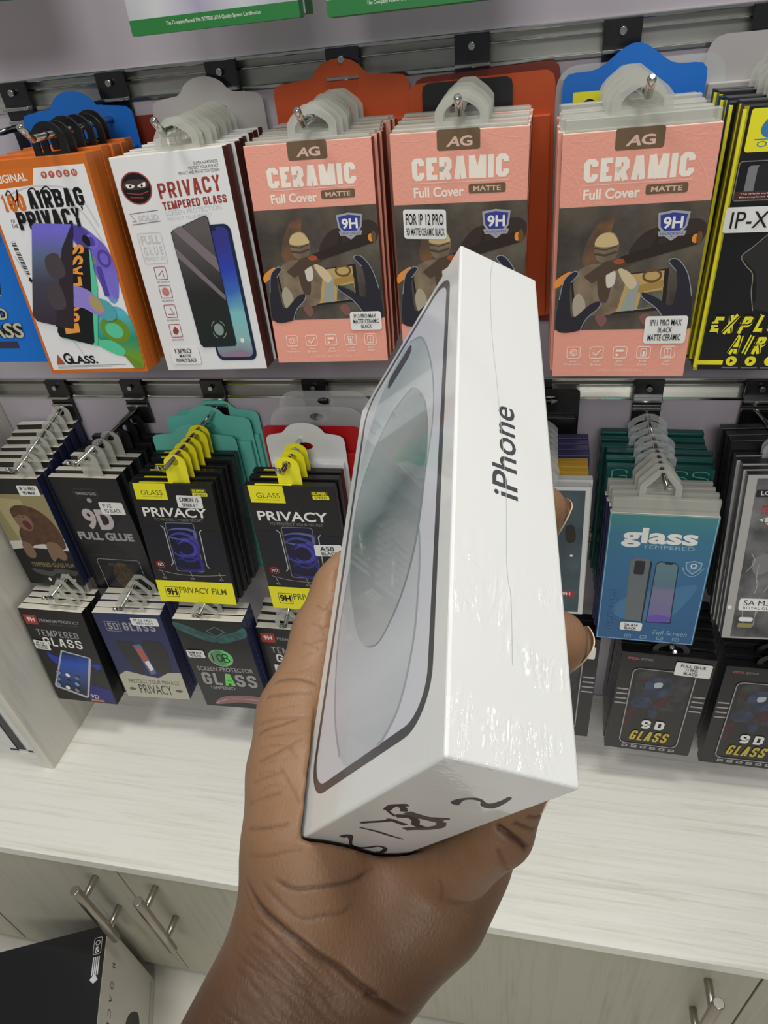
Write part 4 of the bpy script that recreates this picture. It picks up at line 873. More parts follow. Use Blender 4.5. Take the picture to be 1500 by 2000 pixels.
loc, rot = at('airbag', 0.1801)
p = pack('screen_protector_pack', loc, rot, 0.1, 0.1801, 0.0125, m_orange, m_orange, m_orange, 'arch', 16.5, m_plastic_black); art_airbag(p, 0.1, 0.1801)
tag(p, 'white-fronted orange pack lettered AIRBAG PRIVACY with black hanging loop', 'pack'); stack(p, 6, 0.0134, 'orange pack with black loop behind the AIRBAG front', 'orange airbag packs', 'airbag')
back_card('airbag', 0.632, 0.112, 0.17, m_blue, 'bright blue header card behind the orange airbag packs', dx=-0.014, dz=-0.010, group='header cards behind the upper row')
back_card('airbag', 0.645, 0.12, 0.17, m_dkred, 'dark red header card behind blue card above orange packs', dx=0.026, dz=-0.02, shape='soft', bump=0.008, group='header cards behind the upper row')

loc, rot = at('priv', 0.1783)
p = pack('screen_protector_pack', loc, rot, 0.1, 0.1783, 0.0098, m_white, m_brownside, m_cream, 'peak', 14.5, m_frost); art_ninja(p, 0.1, 0.1783)
tag(p, 'white pack with round ninja badge lettered PRIVACY TEMPERED GLASS', 'pack'); stack(p, 8, 0.0104, 'white pack with maroon sides behind the ninja-badge front', 'white privacy packs', 'priv')
back_card('priv', 0.640, 0.105, 0.17, m_grey, 'grey header card with rounded bump behind white privacy packs', dx=0.0, dz=-0.004, group='header cards behind the upper row')
back_card('priv', 0.649, 0.108, 0.17, m_dkred, 'dark red header card right behind the grey header card', dx=-0.004, dz=-0.026, shape='soft', bump=0.01, T=0.004, group='header cards behind the upper row')

zr = (0.515, 0.635)
for key, H, n, T, lab, desc, grp, stk in (
    ('ag1', 0.173, 7, 0.0112, 'salmon CERAMIC pack nearest the white privacy packs, sticker at lower right', 'salmon ceramic pack in the stack beside white privacy packs', 'salmon packs left of the phone box',
     (70, 137, 97, 151, [('IP13 PRO MAX', 1, .13, .84), ('MATTE CERAMIC', 1, .1, .92), ('BLACK', .9, .34, .68)], 0.0)),
    ('ag2', 0.180, 6, 0.0118, 'salmon CERAMIC pack partly hidden by phone box, sticker reading FOR 12 PRO', 'salmon ceramic pack in the stack directly behind the phone box tip', 'salmon packs behind the phone box',
     (7, 57, 40, 79, [('FOR IP 12 PRO', 3, .06, .94), ('9D MATTE CERAMIC BLACK', 2, .06, .96)], 0.04)),
    ('ag3', 0.1751, 7, 0.0118, 'largest salmon CERAMIC pack, right of the phone box', 'salmon ceramic pack in the stack right of the phone box', 'salmon packs right of the phone box',
     (67, 133, 97, 152, [('IP11 PRO MAX', 1, .12, .86), ('BLACK', .8, .32, .66), ('MATTE CERAMIC', 1, .1, .88)], 0.0))):
    loc, rot = at(key, H)
    p = pack('screen_protector_pack', loc, rot, 0.1, H, T, m_pink, m_pinkside, m_cream, 'peak', 13.5, m_frost, tray=0.008 if key == 'ag3' else 0.0025)
    art_ceramic(p, 0.1, H, stk, zr)
    tag(p, lab, 'pack'); stack(p, n, T + 0.0007, desc, grp, key)
back_card('ag1', 0.643, 0.118, 0.17, m_dkor, 'deep orange header card with rounded bump behind left salmon packs', dx=0.006, dz=0.0, group='header cards behind the upper row')
back_card('ag2', 0.627, 0.072, 0.165, m_black, 'small black header card behind the middle salmon packs', dx=-0.002, dz=-0.008, shape='soft', bump=0.005, group='header cards behind the upper row')
back_card('ag2', 0.637, 0.118, 0.17, m_dkor, 'orange header card behind the small black card and salmon packs', dx=0.008, dz=-0.008, shape='soft', bump=0.008, group='header cards behind the upper row', roll=-1)
back_card('ag2', 0.6475, 0.118, 0.175, m_dkred, 'dark red header card rearmost above the middle salmon packs', dx=0.012, dz=-0.004, shape='soft', bump=0.008, group='header cards behind the upper row', T=0.005, roll=-2)
c = back_card('ag3', 0.630, 0.105, 0.17, m_blue, 'blue wavy header card with yellow label above right salmon packs', dx=0.003, dz=-0.006, shape='wave', bump=0.016, group='header cards behind the upper row')
a = Art(); a.rrect(8, 1, 32, 20, 1, m_yellow); a.blob([(15, 9), (20, 6), (25, 9), (20, 12)], BLK); a.build('brand_sticker', c, lambda u, v, h: ((u / 100 - .5) * .105, 0.0054 - h / 1000 * .3, 0.17 + 0.016 - v / 1000))
back_card('ag3', 0.640, 0.125, 0.17, m_clear, 'clear rounded blister card behind the blue wavy card', dx=0.008, dz=-0.002, shape='soft', bump=0.016, group='header cards behind the upper row')
back_card('ag3', 0.649, 0.122, 0.17, m_dkred, 'red header card rearmost behind the blue wavy card', dx=0.0, dz=-0.012, shape='soft', bump=0.01, T=0.004, group='header cards behind the upper row')

loc, rot = at('ipx', 0.1839)
p = pack('screen_protector_pack', loc, rot, 0.1, 0.1839, 0.0115, m_black, m_black, m_black, 'peak', 13.5, m_frost); art_airbag_black(p, 0.1, 0.1839)
bm = bmesh.new(); bx(bm, -0.0504, -0.0480, -0.0002, 0.002, 0.002, 0.182, 0.0004); finish('edge_strip', bm, m_yellow, p)
tag(p, 'black and yellow pack lettered EXPLOSION AIR BAG at right edge', 'pack'); stack(p, 7, 0.0122, 'black pack with yellow edge behind the EXPLOSION front', 'black and yellow packs at the upper right', 'ipx')
back_card('ipx', 0.641, 0.12, 0.17, m_grey, 'pale grey header card behind the black and yellow packs', dx=0.0, dz=0.004, shape='soft', bump=0.012, group='header cards behind the upper row')

# ---- middle row, from the left
loc, rot = at('gor', 0.166)
p = pack('screen_protector_pack', loc, rot, 0.086, 0.166, 0.0098, m_black, m_navy, m_cream, 'oval', 16.5, m_frost); art_ape(p, 0.086, 0.166)
tag(p, 'black and olive pack with brown gorilla picture, at left edge of middle row', 'pack'); stack(p, 8, 0.0104, 'navy-sided pack with cream top behind the gorilla front', 'gorilla packs by the divider', 'gor')

loc, rot = at('g9d', 0.1794)
p = pack('screen_protector_pack', loc, rot, 0.0935, 0.1794, 0.0092, m_black, m_black, m_cream, 'oval', 26.5, m_frost); art_9d(p, 0.0935, 0.1794)
tag(p, 'black pack lettered 9D FULL GLUE with white top', 'pack'); S = stack(p, 4, 0.0098, 'black white-topped pack behind the 9D FULL GLUE front', 'full glue packs', 'g9d')
q = pack('screen_protector_pack', tuple(Vector(loc) + Vector((0.022, 0.0405, 0.013))), rot, 0.0935, 0.1794, 0.0085, m_black, m_black, m_plastic_black, 'oval', 21.5, m_plastic_black)
tag(q, 'all-black pack with black tab, foremost behind the full glue packs', 'pack'); stack(q, 3, 0.0105, 'all-black pack with black tab behind the full glue packs', 'all-black packs behind the full glue packs', 'g9d')

loc, rot = at('cam', 0.1672)
p = pack('screen_protector_pack', loc, rot, 0.1, 0.1672, 0.0092, m_black, m_black, m_black, 'oval', 28, m_yellow)
bm = bmesh.new(); bx(bm, -0.0370, 0.0040, 0.0006, 0.0028, 0.1674, 0.1680, 0.0); finish('tab_base', bm, m_yellow, p)
art_privacy_yellow(p, 0.1, 0.1672, (54.5, 17, 85, 36, [('CAMON 15', 1.3, .12, .86), ('SPARK 6 7', 1, .2, .8)], 0.02))
tag(p, 'black and yellow PRIVACY pack with label CAMON 15 on its front', 'pack'); stack(p, 6, 0.0102, 'black privacy pack with yellow tab behind the CAMON 15 front', 'black and yellow privacy packs at centre left', 'cam')
back_card('cam', 0.622, 0.108, 0.17, m_teal, 'front teal header card with rounded bump above yellow tabs', dx=0.002, dz=-0.010, group='teal header cards')
back_card('cam', 0.638, 0.108, 0.17, m_teal, 'second teal header card, behind the front teal card', dx=0.018, dz=0.006, group='teal header cards')
back_card('cam', 0.648, 0.104, 0.17, m_teal, 'rearmost teal header card against the slat wall', dx=0.028, dz=0.010, group='teal header cards', T=0.005)

loc, rot = at('a50', 0.1714)
p = pack('screen_protector_pack', loc, rot, 0.1, 0.1714, 0.0092, m_black, m_black, m_black, 'oval', 26, m_yellow)
bm = bmesh.new(); bx(bm, -0.0370, 0.0040, 0.0006, 0.0028, 0.1716, 0.1722, 0.0); finish('tab_base', bm, m_yellow, p)
art_privacy_yellow(p, 0.1, 0.1714, (66, 83, 97.5, 99, [('A50', 1.5, .2, .72), ('BLACK', 1, .24, .86)], -0.04))
tag(p, 'black and yellow PRIVACY pack with label A50, beside the thumb', 'pack'); stack(p, 3, 0.0135, 'black privacy pack with yellow tab behind the A50 front', 'black and yellow privacy packs beside the thumb', 'a50')
back_card('a50', 0.580, 0.088, 0.17, m_white, 'white header card with rounded bump behind the A50 packs', dx=0.008, dz=0.0, head=0.030, group='header cards behind the middle row')
back_card('a50', 0.592, 0.112, 0.17, m_red, 'red header card behind the white header card', dx=0.012, dz=0.006, shape='soft', bump=0.008, group='header cards behind the middle row')
back_card('a50', 0.612, 0.11, 0.17, m_clear, 'front clear blister card behind the red header card', dx=0.014, dz=0.018, shape='soft', bump=0.022, group='header cards behind the middle row')
back_card('a50', 0.640, 0.11, 0.17, m_clear, 'rear clear blister card behind the red header card', dx=0.016, dz=0.022, shape='soft', bump=0.022, group='header cards behind the middle row')

loc, rot = at('hid', 0.1636)
p = pack('screen_protector_pack', loc, rot, 0.1, 0.1636, 0.009, m_cw, m_cw, m_clear, 'peak', 16, m_clear); art_teal_pouch(p, 0.1, 0.1636)
tag(p, 'grey-teal pack with pale border showing between phone box and blue glass pack', 'pack', 'packs half hidden by the phone box'); stack(p, 2, 0.0098, 'grey-teal pack half hidden by the phone box', 'packs half hidden by the phone box', 'hid')
for k in range(3):
    q = pack('screen_protector_pack', tuple(Vector(loc) + Vector((0, 0.020 + 0.0085 * k, 0.004))), rot, 0.096, 0.1636, 0.0078, m_gold, m_gold, m_gold, 'peak', 14, m_clear)
    tag(q, 'ochre-topped pack half hidden by phone box, %s of three ochre tops' % ['front', 'middle', 'rear'][k], 'pack', 'packs half hidden by the phone box')
for k in range(4):
    q = pack('screen_protector_pack', tuple(Vector(loc) + Vector((0, 0.046 + 0.0105 * k, 0.006))), rot, 0.1, 0.1636, 0.009, m_purple, m_purple, m_purple, 'peak', 13, m_clear)
    tag(q, 'indigo-topped pack half hidden by phone box, %s from front' % ORD[k], 'pack', 'packs half hidden by the phone box')
back_card('hid', 0.645, 0.06, 0.16, m_black, 'black header card on wall right of the phone box', dx=0.010, dz=0.02, shape='soft', bump=0.004, group='header cards behind the middle row')

loc, rot = at('glass', 0.1677)
p = pack('screen_protector_pack', loc, rot, 0.1, 0.1677, 0.0075, m_navy, m_navy, m_cream, 'peak', 22.5, m_frost, tray=0.017, traymat=m_frost); art_glass_blue(p, 0.1, 0.1677)
tag(p, 'blue pack lettered glass tempered with two phones pictured', 'pack'); S = stack(p, 4, 0.0085, 'blue frosted-top pack behind the glass tempered front', 'blue glass packs', 'glass')
q = pack('screen_protector_pack', tuple(Vector(loc) + Vector((-0.004, 0.036, 0.038))), rot, 0.1, 0.160, 0.0085, m_green, m_green, m_green, 'peak', 11, m_clear)
a = Art()
a.block('GLASS', 5, 4, 95, 22, M('print_teal_line', (110, 170, 160), 0.3), 1.0, gap=0.3); a.rect(2, 25, 98, 25.6, M('print_teal_line', None))
a.build('front_print', q, front_fn(0.1, 0.160))
tag(q, 'green foil pack with outlined lettering, foremost behind blue glass packs', 'pack'); stack(q, 6, 0.0108, 'green foil pack behind the blue glass packs', 'green foil packs', 'glass')

loc, rot = at('sam', 0.1858)
p = pack('screen_protector_pack', loc, rot, 0.1, 0.1858, 0.0085, m_grey, M('smoke_plastic', (96, 98, 98), 0.25), m_black, 'peak', 14.5, m_clear); art_grey_pouch(p, 0.1, 0.1858)
tag(p, 'grey plastic-sleeved pack with red tag at right edge of middle row', 'pack'); stack(p, 5, 0.0092, 'grey plastic-sleeved pack behind the red-tag front', 'grey sleeved packs at the right edge', 'sam')
q = pack('screen_protector_pack', tuple(Vector(loc) + Vector((-0.006, 0.050, 0.010))), rot, 0.1, 0.18, 0.011, m_black, m_black, m_black, None)
tag(q, 'black pack with glossy edge, foremost behind grey sleeved packs', 'pack'); stack(q, 3, 0.013, 'black glossy-edged pack behind the grey sleeved packs', 'black packs at the right edge', 'sam')

# ---- lower row, from the left
s9 = lambda x0, y0, x1, y1: (x0, y0, x1, y1, [('IP 13', 1, .2, .7), ('PRO MAX', 1, .12, .86), ('9D BLACK', 1, .16, .84)], 0.08)
loc, rot = at('t1', 0.1735)
p = pack('screen_protector_pack', loc, rot, 0.095, 0.1735, 0.0105, m_black, m_black, m_cream, 'peak', 31.5, m_frost); art_tempered(p, 0.095, 0.1735, s9(3, 61, 27, 78))
p.location = loc
tag(p, 'black TEMPERED GLASS pack with blue phone picture, beside the divider', 'pack'); stack(p, 4, 0.0112, 'black white-topped pack behind the front one beside the divider', 'black tempered glass packs beside the divider', 't1')
loc, rot = at('t2', 0.165)
p = pack('screen_protector_pack', loc, rot, 0.095, 0.165, 0.0105, m_navy, m_navy, m_cream, 'peak', 22.5, m_frost); art_5d(p, 0.095, 0.165)
tag(p, 'navy and cream pack lettered 5D GLASS PRIVACY in lower row', 'pack'); stack(p, 4, 0.0112, 'navy cream-topped pack behind the 5D front', 'navy packs in the lower row', 't2')
loc, rot = at('t3', 0.168)
p = pack('screen_protector_pack', loc, rot, 0.095, 0.168, 0.0105, m_black, m_navy, m_cream, 'peak', 17.5, m_frost); art_ten(p, 0.095, 0.168)
tag(p, 'black pack with round green hologram and pictured teal hands', 'pack'); stack(p, 3, 0.0112, 'black pack behind the green hologram front', 'green hologram packs', 't3')
loc, rot = at('t4', 0.16)
p = pack('screen_protector_pack', loc, rot, 0.095, 0.16, 0.0105, m_black, m_black, m_cream, 'peak', 19.5, m_frost); art_tempered(p, 0.095, 0.16, s9(14, 76, 42, 92))
tag(p, 'black TEMPERED GLASS pack beside the base of the thumb', 'pack'); stack(p, 4, 0.0112, 'black white-topped pack behind the front one beside the thumb', 'black tempered glass packs beside the thumb', 't4')
for key, H, n, lab, desc, grp, stk in (
    ('cap0', 0.1712, 3, 'black 9D GLASS pack mostly hidden behind the fingertip and phone box', 'black bar-striped pack mostly hidden by the phone box', 'black 9D packs behind the phone box', (62, 12, 96, 34, [('FULL GLUE', 1, .14, .82), ('BLACK', 1, .3, .7)])),
    ('cap1', 0.1728, 6, 'black 9D GLASS pack with white label on its upper right, below blue pack', 'black pack behind the labelled 9D GLASS front', 'black 9D packs below the blue glass packs', (59, 8, 97, 32, [('FULL GLUE', 1, .14, .82), ('11 PRO', 1, .3, .62), ('BLACK', 1, .26, .66)])),
    ('cap2', 0.1723, 6, 'black 9D GLASS pack without label, at right edge of lower row', 'black pack behind the unlabelled 9D GLASS front', 'black 9D packs at the lower right', None)):
    loc, rot = at(key, H)
    p = pack('screen_protector_pack', loc, rot, 0.1, H, 0.0115, m_black, m_black, m_black, 'peak', 12.5, m_plastic_black); art_hero_panel(p, 0.1, H, stk)
    tag(p, lab, 'pack'); stack(p, n, 0.0124, desc, grp, key)

# ---- bottoms of the packs on the row above the frame
m_silver = ramp_mat('silver_holo_card', 'X', -0.064, 0.064, [(0, (190, 190, 196)), (0.25, (226, 226, 228)), (0.5, (186, 178, 204)), (0.75, (220, 222, 226)), (1, (196, 198, 204))], 0.25, wob=0.02, wscale=30, metal=0.25)
m_gband = M('leaf_green_print', (40, 122, 58), 0.4)
for i, (x, yw, lab) in enumerate(((-0.2305, 0.5, 'silver and green GLASS pack at top edge, left of centre'), (-0.084, 0.0, 'silver and green pack at top edge, right of the other'), (-0.452, 0.0, 'silver and green pack only just showing at top left'))):
    z0 = (-0.0165, -0.0185, 0.014)[i]
    e = Euler((math.radians(-4), 0, math.radians(yw)), 'XYZ')
    p = pack('screen_protector_pack', (x, 0.556, z0), tuple(e), 0.127, 0.19, 0.011, m_silver, m_gband, m_cream, 'peak', 13.5, m_frost)
    a = Art(); W, H = 0.127, 0.19
    a.rect(0, 166.5, 100, 175, m_gband); a.text('The Company Passed The ISO9001,2015 Quality System Certification', 22, 169, 78, 171.6, WHT)
    a.text('GLASS', 12, 147, 30, 156.5, BLK, 0.03); a.text('PREMIUM', 14, 126, 44, 136, M('print_grey', None), 0.02)
    a.build('front_print', p, lambda u, v, h: ((u / 100 - .5) * W, -h / 1000, H * (1 - v / 175)))
    tag(p, lab, 'pack'); stack(p, 3, 0.012, lab.replace('pack', 'rear pack', 1), 'silver and green packs at the top edge')
    hook(x, 0.241, (x, 0.525, 0.245 + z0), 'chrome hook above the top edge holding silver and green packs')

# ---- hooks
for h in HOOKS.values(): hook(*h)
# ------------------------------------------------------------------ sealed phone box held up in the hand
BW, BH, BT = 0.08238, 0.161, 0.02814
BM = Matrix(((-0.5294, 0.07473, -0.84508, -0.02456), (0.15834, -0.96991, -0.18496, 0.22119), (-0.83347, -0.23173, 0.50163, -0.06889), (0, 0, 0, 1)))
def wrap_mat():
    m = bpy.data.materials.new('shrink_wrapped_white_board'); m.use_nodes = True; nt = m.node_tree; p = nt.nodes['Principled BSDF']
    p.inputs['Base Color'].default_value = rgb((222, 223, 219)); p.inputs['Roughness'].default_value = 0.45
    p.inputs['Coat Weight'].default_value = 1.0; p.inputs['Coat Roughness'].default_value = 0.06
    tc = nt.nodes.new('ShaderNodeTexCoord'); sp = nt.nodes.new('ShaderNodeSeparateXYZ'); nt.links.new(tc.outputs['Object'], sp.inputs[0])
    mp = nt.nodes.new('ShaderNodeMapping'); mp.inputs['Scale'].default_value = (260, 70, 260); mp.inputs['Rotation'].default_value = (0.35, 0, 0); nt.links.new(tc.outputs['Object'], mp.inputs['Vector'])
    n = nt.nodes.new('ShaderNodeTexNoise'); n.inputs['Scale'].default_value = 1.0; n.inputs['Detail'].default_value = 3; n.inputs['Distortion'].default_value = 1.6; nt.links.new(mp.outputs[0], n.inputs['Vector'])
    n2 = nt.nodes.new('ShaderNodeTexNoise'); n2.inputs['Scale'].default_value = 34; n2.inputs['Detail'].default_value = 2; nt.links.new(tc.outputs['Object'], n2.inputs['Vector'])
    # the film is puckered near the lower end of the long side, nearly flat elsewhere
    mr = nt.nodes.new('ShaderNodeMapRange'); mr.interpolation_type = 'SMOOTHSTEP'; mr.inputs['From Min'].default_value = 0.100; mr.inputs['From Max'].default_value = 0.140; mr.inputs['To Min'].default_value = 0.03
    nt.links.new(sp.outputs[1], mr.inputs['Value'])
    mx = nt.nodes.new('ShaderNodeMapRange'); mx.inputs['From Min'].default_value = 0.0012; mx.inputs['From Max'].default_value = 0.0; mx.inputs['To Min'].default_value = 0.04; nt.links.new(sp.outputs[0], mx.inputs['Value'])
    mu = nt.nodes.new('ShaderNodeMath'); mu.operation = 'MULTIPLY'; nt.links.new(mr.outputs[0], mu.inputs[0]); nt.links.new(mx.outputs[0], mu.inputs[1])
    n3 = nt.nodes.new('ShaderNodeTexNoise'); n3.inputs['Scale'].default_value = 60; nt.links.new(tc.outputs['Object'], n3.inputs['Vector'])
    pr = nt.nodes.new('ShaderNodeMapRange'); pr.inputs['From Min'].default_value = 0.45; pr.inputs['From Max'].default_value = 0.60; nt.links.new(n3.outputs['Fac'], pr.inputs['Value'])
    m2 = nt.nodes.new('ShaderNodeMath'); m2.operation = 'MULTIPLY'; nt.links.new(mu.outputs[0], m2.inputs[0]); nt.links.new(pr.outputs[0], m2.inputs[1]); mu = m2
    b = nt.nodes.new('ShaderNodeBump'); b.inputs['Distance'].default_value = 0.0030; nt.links.new(mu.outputs[0], b.inputs['Strength']); nt.links.new(n.outputs['Fac'], b.inputs['Height'])
    b2 = nt.nodes.new('ShaderNodeBump'); b2.inputs['Distance'].default_value = 0.001; b2.inputs['Strength'].default_value = 0.12; nt.links.new(n2.outputs['Fac'], b2.inputs['Height']); nt.links.new(b.outputs['Normal'], b2.inputs['Normal'])
    nt.links.new(b2.outputs['Normal'], p.inputs['Coat Normal'])
    return m
m_wrap = wrap_mat()
bm = bmesh.new(); bx(bm, 0, BW, 0, BH, -BT, 0, 0.0007, 0, 3)
box = finish('phone_box', bm, m_wrap); box.matrix_world = BM
for p in box.data.polygons: p.use_smooth = False
tag(box, 'sealed white phone box in shrink wrap held up by the hand', 'box')
P = dict(rough=0.35, coat=0.6)
m_fr = M('print_phone_frame', (62, 64, 68), **P); m_scr = M('print_screen_pale', (206, 208, 214), **P)
up = ramp_mat('print_wallpaper_top', 'Y', 0.004, 0.085, [(0, (176, 188, 192)), (0.3, (168, 182, 186)), (0.55, (198, 208, 208)), (0.8, (206, 212, 212)), (1, (180, 186, 188))], 0.35, 0.6, wob=0.012, wscale=40)
tear = ramp_mat('print_wallpaper_drop', 'Y', 0.036, 0.123, [(0, (172, 182, 182)), (0.3, (152, 166, 166)), (0.52, (96, 114, 114)), (0.66, (132, 140, 142)), (1, (178, 182, 184))], 0.35, 0.6, wob=0.008, wscale=50)
low = ramp_mat('print_wallpaper_low', 'Y', 0.080, 0.152, [(0, (150, 156, 160)), (0.35, (182, 186, 190)), (0.8, (198, 201, 206)), (1, (186, 190, 194))], 0.35, 0.6, wob=0.01, wscale=40)
a = Art(0.012)
def rr(x0, y0, x1, y1, r, m): a.rrect(x0, y0, x1, y1, r, m, n=10)
rr(6.3, 3.2, 76.9, 152.6, 11.5, m_fr); rr(8.6, 5.6, 74.6, 150.2, 9.4, m_scr)
clip = lambda pts: [(min(max(x, 8.8), 74.4), min(max(y, 5.8), 150.0)) for x, y in pts]
a.poly(clip(smooth_loop([(36, 8), (25.4, 17.7), (17.7, 36.4), (13.8, 54), (13.4, 70), (17, 88), (30, 100), (50, 98), (66, 78), (72, 50), (70, 28), (60, 13), (46, 7.5)], 8)), up)
a.line(clip(smooth_loop([(36, 8), (25.4, 17.7), (17.7, 36.4), (13.8, 54), (13.4, 70), (17, 88)], 8, False)), 0.7, M('print_loop_edge', (150, 164, 166), **P))
LOWP = [(40, 62), (24, 82), (16.8, 104), (15.6, 122), (17, 134), (22, 145), (32, 151), (46, 151.5), (56, 146), (63, 135), (68, 120), (70.6, 104), (69, 82), (58, 64)]
a.poly(clip(smooth_loop(LOWP, 8)), low); a.line(clip(smooth_loop(LOWP[1:7], 8, False)), 1.0, M('print_low_edge', (158, 163, 168), **P))
a.line(clip(smooth_loop(LOWP[8:13], 8, False)), 1.0, M('print_low_edge', None))
TEAR = [(30, 37.5), (44.8, 34.6), (56.1, 38.2), (65.2, 45.3), (70, 54.7), (71, 68.3), (67.4, 87.4), (60.5, 101.7), (55.2, 111.6), (46, 120.5), (37.7, 123.1), (29.7, 119.6), (23.6, 113.8), (19.2, 105), (17.0, 94), (15.9, 79.6), (16.6, 64.1), (20, 51.5)]
a.poly(smooth_loop(TEAR, 8), tear); a.line(smooth_loop(TEAR[9:], 8, False), [1.2 * math.sin(math.pi * i / 64) + 0.02 for i in range(65)], M('print_drop_edge', (124, 138, 140), **P)); a.line(smooth_loop(TEAR[:8], 8, False), 0.8, M('print_drop_edge_light', (150, 162, 164), **P))
a.rrect(33.6, 10.6, 53.2, 16.6, 3.0, M('print_island', (52, 54, 58), **P), n=8)
a.build('screen_picture', box, lambda u, v, h: (u / 1000, v / 1000, (h - 0.045) / 1000))
# lettering on the long side, read upwards
a = Art(0.012); ink = M('print_grey_ink', (58, 60, 64), **P)
a.text('iPhone', 0, 0, 31.0, 7.0, ink, 0.012)
vs = np.array([(v[0], v[1]) for v in a.v])
# the P's foot line sits at d = 17.4, its top at 10.4
o = a.build('wordmark', box, lambda u, v, h: (-(h - 0.045) / 1000, (97.6 - u) / 1000, -(10.3 + v) / 1000))
a = Art(0.012)
a.line(smooth_loop([(0.8, 12.0), (10, 10.8), (35.6, 10.8), (57, 12.1), (66.4, 12.6), (92.6, 14.0), (116.7, 13.6), (125.4, 14.4), (140, 14.2)], 6, False), 0.16, M('print_seam_grey', (176, 178, 176), 0.3))
a.build('film_seam', box, lambda u, v, h: (-(h - 0.04) / 1000, u / 1000, -v / 1000))
# felt-pen writing on the lower end
a = Art(0.012); pen = M('felt_pen', (52, 42, 46), 0.4); pen2 = M('felt_pen_thin', (78, 66, 66), 0.45)
a.blob([(24.0, 14.0), (24.4, 16.0), (22.6, 15.6), (20.4, 15.2), (18.9, 16.2), (19.2, 18.2), (21.0, 19.2), (22.2, 20.9), (21.4, 22.6), (17.1, 22.5), (13.0, 21.6), (12.6, 20.6), (15.6, 20.8), (18.6, 20.4), (18.9, 19.4), (17.5, 17.6), (17.3, 16.0), (19.0, 14.4), (21.6, 13.5)], pen, sub=3)
for pts, wd, m in (([(38.2, 6.1), (34.6, 5.6), (32.6, 6.8), (31.4, 8.0)], 1.8, pen), ([(33.0, 6.6), (34.2, 8.2), (36.6, 9.4)], 1.6, pen), ([(37.6, 5.9), (39.2, 7.2), (41.4, 9.6)], 0.8, pen),
                   ([(41.6, 10.0), (39.6, 12.4), (38.4, 14.8), (36.4, 17.4), (35.0, 19.8)], 1.5, pen2), ([(40.6, 9.4), (39.4, 12.0), (41.4, 14.6), (44.6, 16.2), (45.6, 18.6)], 1.9, pen), ([(38.6, 19.6), (42.0, 21.0), (45.6, 19.8), (48.4, 17.2), (50.2, 16.0)], 2.2, pen2), ([(36.8, 10.2), (37.8, 14.4), (38.2, 19.4)], 2.6, pen2),
                   ([(52.4, 5.9), (50.6, 6.8), (47.8, 8.8), (45.4, 10.0), (44.4, 9.2)], 1.2, pen), ([(44.6, 10.0), (45.8, 12.8), (46.4, 14.6)], 1.5, pen),
                   ([(56.4, 7.2), (57.0, 12.0), (58.4, 16.0), (59.2, 20.0)], [0.5, 0.9, 0.9, 0.4], pen),
                   ([(68.8, 7.4), (66.0, 8.4), (70.6, 10.6), (74.8, 12.4), (76.6, 15.0), (74.4, 17.0), (71.0, 18.4), (72.0, 20.8), (76.4, 21.8), (77.4, 20.6)], [1.6, 1.8, 0.8, 0.8, 1.0, 1.0, 0.9, 1.1, 1.5, 1.0], pen),
                   ([(79.9, 8.2), (80.6, 14.0), (81.3, 24.0)], [0.4, 0.9, 0.3], pen)):
    q = smooth_loop(pts, 5, False)
    if isinstance(wd, list): wd = list(np.interp(np.linspace(0, 1, len(q)), np.linspace(0, 1, len(wd)), wd))
    a.line([(min(x, 82.1), y) for x, y in q], wd, m)
a.build('felt_pen_writing', box, lambda u, v, h: (u / 1000, BH + (h - 0.045) / 1000, -v / 1000))
# ------------------------------------------------------------------ the hand and forearm (millimetres in the box's own axes)
CONES_PALM = [((96.2, 180.4, -10.8),18.5,(185.0, 395.2, 48.9),24),((94.7, 185.1, -25.4),16,(183.9, 390.2, 61.5),23),((96.5, 174.4, -11.4),18.5,(93.1, 159.0, -8.1),18.6),((93.1, 159.0, -8.1),18.6,(94.5, 140.2, -2.4),15.2),((94.5, 140.2, -2.4),15.2,(96.6, 123.2, 0.8),12.2),((96.6, 123.2, 0.8),12.2,(93.4, 94.5, -2.0),9.4),((93.4, 94.5, -2.0),9.4,(91.1, 77.9, -4.4),8.3),((91.1, 77.9, -4.4),8.3,(88.6, 70.7, -6.0),7.3),((94.7, 185.1, -25.4),16,(92.8, 179.6, -29.2),16),((92.8, 179.6, -29.2),16,(85.5, 168.3, -38.7),17),((85.5, 168.3, -38.7),17,(79.9, 155.8, -44.1),16),((79.9, 155.8, -44.1),16,(92.0, 162.0, -30.0),11),((99.6, 176.6, -11.4),14,(97.0, 118.0, -24.0),11),((99.6, 179.4, -17.7),15,(98.0, 134.0, -26.0),11.5),((97.2, 181.1, -24.5),15,(98.0, 150.0, -27.0),11.5)]
FINGERS = [
[((97,116,-24),11),((60,101,-37.3),9.2),((35,90,-37),8.5),((17,81,-36),7.4)],
[((98,133,-26),11),((62,128,-38),9.4),((36,124,-37.5),8.8),((15,122,-36),7.8)],
[((98,149,-27),11),((65,148,-38),9.2),((42,146,-37.3),8.5),((28,142,-36),7.4)],
[((92,163,-29),10),((62,163,-37.5),8.6),((43,159,-37),8),((31,151,-35.5),6.9)]]
STEP = 1.15
LO = np.array([-2.0, 52.0, -78.0]); HI = np.array([226.0, 420.0, 112.0])
NX, NY, NZ = [int(v) for v in np.ceil((HI - LO) / STEP)]
GX = (LO[0] + STEP * np.arange(NX)).astype(np.float32); GY = (LO[1] + STEP * np.arange(NY)).astype(np.float32); GZ = (LO[2] + STEP * np.arange(NZ)).astype(np.float32)
